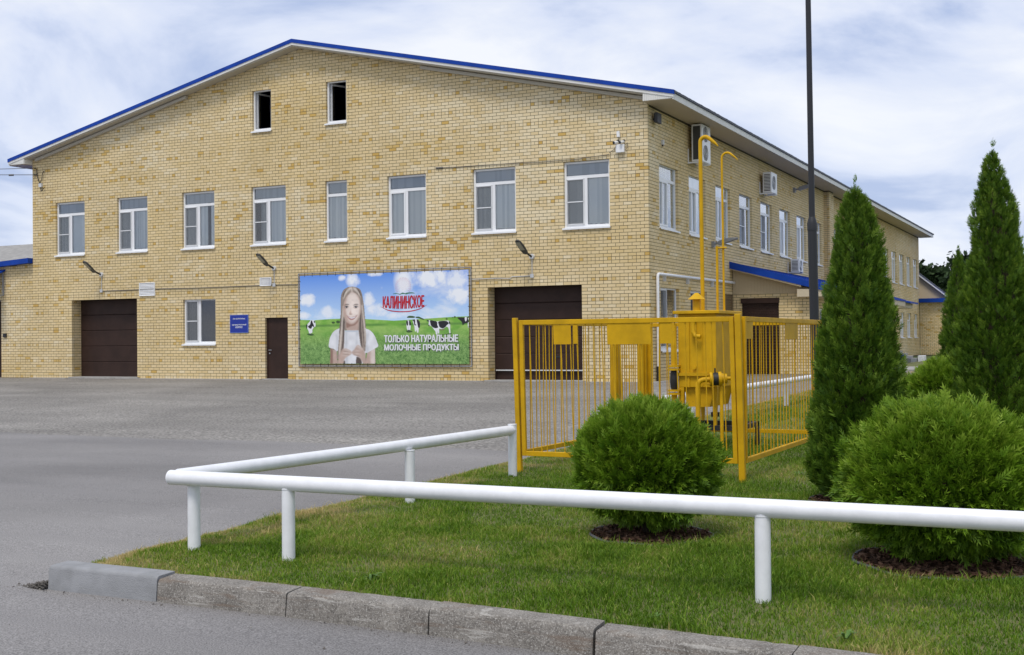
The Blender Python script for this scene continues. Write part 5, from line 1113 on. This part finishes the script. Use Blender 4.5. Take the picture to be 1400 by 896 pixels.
def column(name, label, x, y, H, prof, n, size, seed, group=None, m=M_thuja2):   # prof(t)->radius, t 0..1 from the ground
    zg_ = lawn_z(x, y) if y < -3 else 0; t = thing(name, label, 'conifer', (x, y, zg_), group); r = np.random.default_rng(seed)
    ts = np.linspace(0, 1, 200); w = np.array([prof(q) for q in ts]); cdf = np.cumsum(w+.03); cdf /= cdf[-1]
    tt = np.interp(r.random(n), cdf, ts); ph = r.uniform(0, 2*np.pi, n); R_ = np.interp(tt, ts, w)
    lump = .78+.20*vnoise(ph*1.5, tt*7+seed, seed)+.34*vnoise(ph*2.9, tt*H/.16, seed+2)-.06
    rho = np.where(r.random(n) < .7, r.uniform(.84, 1.04, n), r.uniform(.5, .86, n))*lump
    P = np.stack([x+np.cos(ph)*R_*rho+.02*np.sin(tt*7+seed), y+np.sin(ph)*R_*rho, zg_+.04+tt*H], 1)
    D = np.stack([np.cos(ph)*.62, np.sin(ph)*.62, np.full(n, .85)+.5*tt], 1)+r.normal(0, .27, (n, 3))
    S = r.uniform(.65, 1.35, n)*size*(1-.35*tt); P = P-D/np.linalg.norm(D, axis=1, keepdims=True)*S[:, None]*.6
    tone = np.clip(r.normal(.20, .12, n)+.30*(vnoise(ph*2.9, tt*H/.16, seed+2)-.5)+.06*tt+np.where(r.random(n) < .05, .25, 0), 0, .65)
    k = 110; sh_ = r.normal(0, .045, (6, 2)); wh = r.integers(0, 6, k); sh_[0] = 0; tz = .88+(.165-1.6*np.linalg.norm(sh_, axis=1)[wh])*r.random(k)**1.2; P = np.concatenate([P, np.stack([x+sh_[wh, 0]+r.normal(0, .011, k), y+sh_[wh, 1]+r.normal(0, .011, k), zg_+tz*H-.03], 1)]); D = np.concatenate([D, np.stack([r.normal(0, .13, k), r.normal(0, .13, k), np.ones(k)], 1)]); S = np.concatenate([S, np.full(k, .085)]); tone = np.concatenate([tone, np.full(k, .35)])
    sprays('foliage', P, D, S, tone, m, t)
    c = MB(); pr = [(max(.012, prof(k/14)*.62), .03+H*.93*k/14) for k in range(15)]; c.lathe((x, y, zg_), pr, 14); c.build('inner_twigs', M_twig, t, smooth=60)
    c = MB(); trunk(c, x, y, zg_, zg_+H*.9, .045); c.build('trunk', M_twig, t); return t

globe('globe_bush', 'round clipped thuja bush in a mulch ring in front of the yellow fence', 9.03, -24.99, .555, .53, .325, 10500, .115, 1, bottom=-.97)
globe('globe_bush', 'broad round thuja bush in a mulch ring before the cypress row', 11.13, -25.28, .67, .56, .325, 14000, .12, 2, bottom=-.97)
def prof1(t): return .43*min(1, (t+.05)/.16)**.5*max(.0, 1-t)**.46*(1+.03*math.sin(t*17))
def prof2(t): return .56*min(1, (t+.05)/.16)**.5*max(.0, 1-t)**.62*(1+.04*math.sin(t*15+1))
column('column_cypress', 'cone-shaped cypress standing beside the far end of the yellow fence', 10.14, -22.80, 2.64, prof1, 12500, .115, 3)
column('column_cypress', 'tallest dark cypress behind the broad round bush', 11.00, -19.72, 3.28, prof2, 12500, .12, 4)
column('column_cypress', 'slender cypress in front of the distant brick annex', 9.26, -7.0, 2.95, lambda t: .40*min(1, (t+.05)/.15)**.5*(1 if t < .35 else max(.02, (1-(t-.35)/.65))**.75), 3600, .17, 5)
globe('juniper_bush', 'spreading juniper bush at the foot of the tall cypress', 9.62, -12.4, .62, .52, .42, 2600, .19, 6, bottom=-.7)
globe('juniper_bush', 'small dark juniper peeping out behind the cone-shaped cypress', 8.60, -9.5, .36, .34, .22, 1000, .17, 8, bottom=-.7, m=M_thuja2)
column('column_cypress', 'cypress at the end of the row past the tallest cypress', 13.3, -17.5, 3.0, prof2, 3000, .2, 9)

# mulch rings with plastic edging
M_mulch = attr_mat('bark_mulch', 'gc', [(0, (.035, .020, .013)), (.5, (.10, .052, .031)), (1, (.21, .125, .08))], rough=.9, spec=.2)
def mulch(x, y, R_, n, label, seed):
    zg_ = lawn_z(x, y); t = thing('mulch_bed', label, 'mulch bed', (x, y, zg_)); r = np.random.default_rng(seed)
    th = r.uniform(0, 2*np.pi, n); q = np.sqrt(r.random(n))*R_*.97; X = x+q*np.cos(th); Y = y+q*np.sin(th); Z = lawn_h(X, Y)+.008+.022*(1-(q/R_)**2)+r.uniform(0, .012, n)
    d = r.normal(size=(n, 3)); d[:, 2] *= .35; d /= np.linalg.norm(d, axis=1, keepdims=True); e_ = np.cross(d, r.normal(size=(n, 3))*np.array([.3, .3, 1])); e_ /= np.linalg.norm(e_, axis=1, keepdims=True); f_ = np.cross(d, e_)
    l = r.uniform(.014, .036, n)[:, None]; w = r.uniform(.006, .014, n)[:, None]; h = .003; C_ = np.stack([X, Y, Z], 1)
    V = np.stack([C_-d*l-e_*w, C_+d*l-e_*w, C_+d*l*.8+e_*w, C_-d*l*.9+e_*w, C_+f_*h], 1).reshape(-1, 3); f = np.array([(0, 1, 4), (1, 2, 4), (2, 3, 4), (3, 0, 4), (0, 3, 2), (0, 2, 1)])
    F = (f[None]+(np.arange(n)*5)[:, None, None]).reshape(-1, 3); o = np_mesh('bark_chips', V, F, M_mulch, t, {'gc': ('POINT', np.repeat(r.random(n), 5))}); o['kind'] = 'stuff'
    b = MB(); b.lathe((x, y, 0), [(R_*.98, -.3), (R_*.98, -.29)], 40); b.v = []; b.f = []; b.mi = []
    nn = 48; b.v = [(x, y, zg_+.018)]+[(x+R_*.97*math.cos(2*math.pi*k/nn), y+R_*.97*math.sin(2*math.pi*k/nn), lawn_z(x+R_*math.cos(2*math.pi*k/nn), y+R_*math.sin(2*math.pi*k/nn))+.006) for k in range(nn)]
    b.f = [(0, 1+k, 1+(k+1) % nn) for k in range(nn)]; b.mi = [0]*nn; b.build('bed', mat('bed_soil', (.035, .02, .013), .95), t)
    b = MB(); b.tube([(x+R_*math.cos(2*math.pi*k/nn), y+R_*math.sin(2*math.pi*k/nn), lawn_z(x+R_*math.cos(2*math.pi*k/nn), y+R_*math.sin(2*math.pi*k/nn))+.014+.005*math.sin(k*.9)) for k in range(nn+1)], .010, 6); b.build('edging', mat('edging_grey', (.085, .088, .092), .6), t)
RINGS = [(9.05, -24.98, .45), (11.13, -25.30, .56), (10.14, -22.8, .42)]
mulch(*RINGS[0], 1900, 'bark mulch ring with grey edging under the bush by the yellow fence', 1); mulch(*RINGS[1], 2600, 'bark mulch ring with grey edging under the broad round bush', 2); mulch(*RINGS[2], 1200, 'bark mulch ring under the cone-shaped cypress', 3)

# grass blades
M_grass = attr_mat('grass_blades', 'gc', [(0, (.066, .136, .008)), (.3, (.132, .250, .014)), (.52, (.235, .325, .036)), (.70, (.34, .325, .095)), (1, (.56, .44, .20))], rough=.6, spec=.25, trans=.3)
def grass():
    zones = [(5.46, 12.2, LY0-.3, -25.0, 7600, 1.0), (12.2, 14.0, LY0-.4, -24.0, 3200, 1.0), (5.46, 12.2, -25.0, -22.0, 4600, 1.0), (12.2, 17, -25.0, -20.0, 900, 1.5), (5.46, 12.2, -22.0, -17.5, 2700, 1.15), (5.46, 16, -17.5, -10, 1000, 1.4), (5.46, 16, -10, LY1, 550, 1.8), (3.3, 9, 19.6, 50, 70, 3), (5.6, 10, LY1, 14.4, 160, 2.4)]
    Ps = []; Sz = []
    for x0, x1, y0, y1, den, s in zones:
        n = int((x1-x0)*(y1-y0)*den); x = NR.uniform(x0, x1, n); y = NR.uniform(y0, y1, n)
        thin = vnoise(x*3.1, y*3.1, 21); keep = NR.random(n) < .62+.5*thin
        keep &= (x > lawn_edge(y)-.015) & (y > LY0+.004+kdy(x))
        for cx, cy, R_ in RINGS: keep &= (x-cx)**2+(y-cy)**2 > (R_+.005)**2
        Ps.append(np.stack([x, y], 1)[keep]); Sz.append(np.full(keep.sum(), s))
    P = np.concatenate(Ps); s = np.concatenate(Sz); n = len(P); x, y = P[:, 0], P[:, 1]
    z = np.where(y < LY1, lawn_h(x, y), 0)-.004
    tall = np.clip(vnoise(x*1.7, y*1.7, 31)*1.1+.25*vnoise(x*6, y*6, 33)-.35, 0, 1); nearedge = np.clip(1-(x-lawn_edge(y))/1.15, 0, 1); kerbedge = np.clip(1-(y-LY0-kdy(x))/.14, 0, 1)*(y < -27)
    h = (.016+.040*tall+.020*NR.random(n))*np.where(NR.random(n) < .03, 1.8, 1)*s**.5*(1-.35*nearedge)
    lean = NR.normal(0, .42, (n, 2)); w = NR.uniform(.0016, .0036, n)*s; th = NR.uniform(0, 2*np.pi, n); wx, wy = np.cos(th)*w, np.sin(th)*w
    B = np.stack([x, y, z], 1); U = np.stack([wx, wy, np.zeros(n)], 1)
    mid = B+np.stack([lean[:, 0]*h*.4, lean[:, 1]*h*.4, h*.62], 1); tip = B+np.stack([lean[:, 0]*h*1.1, lean[:, 1]*h*1.1, h*(1-.15*np.minimum(1, (lean**2).sum(1)))], 1)
    V = np.stack([B-U, B+U, mid+U*.8, mid-U*.8, tip], 1).reshape(-1, 3); f = np.array([(0, 1, 2), (0, 2, 3), (3, 2, 4)]); F = (f[None]+(np.arange(n)*5)[:, None, None]).reshape(-1, 3)
    patch = vnoise(x*.9+3, y*.9, 41); p2 = vnoise(x*3.3, y*3.3, 43); p3 = vnoise(x*11, y*11, 44)
    dry = np.clip((patch-.52)*1.1+(p2-.5)*.75+(p3-.5)*.35, -.2, .5)+1.75*nearedge**.9*(.22+.8*p2+.6*(p3-.4))+.55*kerbedge*(p2 > .35)
    c = np.clip(NR.normal(.29, .16, n)+dry*.55+np.where(NR.random(n) < .07, .25, 0), 0, 1)
    o = np_mesh('grass', V, F, M_grass, None, {'gc': ('POINT', np.repeat(c, 5))}); tag(o, 'short mown grass covering the lawn, dry and yellow along its edges', 'grass', kind='stuff'); print('grass blades', n)
grass()
# broad-leaved weed tufts in the lawn
M_weed = mat('weed_leaf', (.09, .19, .025), .6, noise=(30, .3, 2))
def weed(x, y, n, R_, label):
    z = lawn_z(x, y); m = MB()
    for k in range(n):
        a_ = RND.uniform(0, 6.28); l = R_*RND.uniform(.6, 1.1); w = l*.14; d = Vector((math.cos(a_), math.sin(a_), 0)); s_ = Vector((-d.y, d.x, 0)); p = Vector((x, y, z)); hh = l*RND.uniform(.4, 1.1)
        m.add([p, p+d*l*.45+s_*w+Vector((0, 0, hh*.7)), p+d*l+Vector((0, 0, hh*.75)), p+d*l*.45-s_*w+Vector((0, 0, hh*.7))], [(0, 1, 2, 3)])
    base_thing('weed_tuft', label, 'weed', m, M_weed, (x, y, z))
weed(10.92, -27.40, 16, .075, 'leafy weed tuft growing at the kerb under the broad round bush'); weed(9.95, -27.42, 9, .06, 'small weed tuft at the kerb near the rail post below the fence corner'); weed(8.05, -27.2, 10, .085, 'tall grass tuft near the worn kerb stones'); weed(9.25, -21.2, 9, .09, 'low leafy weed beside the corner post of the yellow fence')

# distant trees
M_leaf = attr_mat('forest_leaf', 'gc', [(0, (.012, .024, .010)), (.5, (.024, .046, .015)), (1, (.045, .074, .025))], rough=.8, spec=.2)
M_bark = mat('bark', (.05, .04, .03), .95)
def tree(x, y, H, R_, n, seed, label):
    t = thing('forest_tree', label, 'tree', (x, y, 0), 'trees beyond the far annex'); r = np.random.default_rng(seed)
    m = MB(); m.tube([(x, y, -.3), (x+.1, y, H*.4), (x, y+.1, H*.85)], [.28, .2, .05], 8)
    for k in range(6):
        a_ = r.uniform(0, 6.28); zb = H*r.uniform(.3, .6); m.tube([(x+.05, y, zb), (x+math.cos(a_)*R_*.6, y+math.sin(a_)*R_*.6, zb+H*.18)], [.09, .03], 6)
    m.build('trunk', M_bark, t)
    nc = 34; cc = []
    for k in range(nc):
        u = r.uniform(.18, 1); rr = R_*math.sin(math.pi*min(1, (u-.08)/1.0)**.75)**.7*r.uniform(.3, .95); a_ = r.uniform(0, 6.28); cc.append((x+rr*math.cos(a_), y+rr*math.sin(a_), H*u))
    cc = np.array(cc); w = r.integers(0, nc, n); P = cc[w]+r.normal(0, 1, (n, 3))*np.array([.75, .75, .55])*R_*.24
    d = r.normal(size=(n, 3)); d /= np.linalg.norm(d, axis=1, keepdims=True); e_ = np.cross(d, r.normal(size=(n, 3))); e_ /= np.linalg.norm(e_, axis=1, keepdims=True); s = r.uniform(.2, .42, n)[:, None]
    V = np.stack([P-d*s, P+e_*s*.6, P+d*s, P-e_*s*.6], 1).reshape(-1, 3); F = np.arange(n*4).reshape(-1, 4)
    np_mesh('crown', V, F, M_leaf, t, {'gc': ('POINT', np.repeat(np.clip(r.normal(.4, .2, n)+(r.random(nc)-.5)[w]*.5, 0, 1), 4))})
for k in range(26):
    d = ray(1205+k*18 if k < 17 else 1511+(k-16)*48, 461); dist = 140+RND.uniform(-8, 16); p = CAM+d*dist
    tree(p.x, p.y, 8.7+1.0*RND.random(), 2.9+RND.random()*1.1, 4200, 60+k, 'dark green broadleaf tree in the wood beyond the far annex')
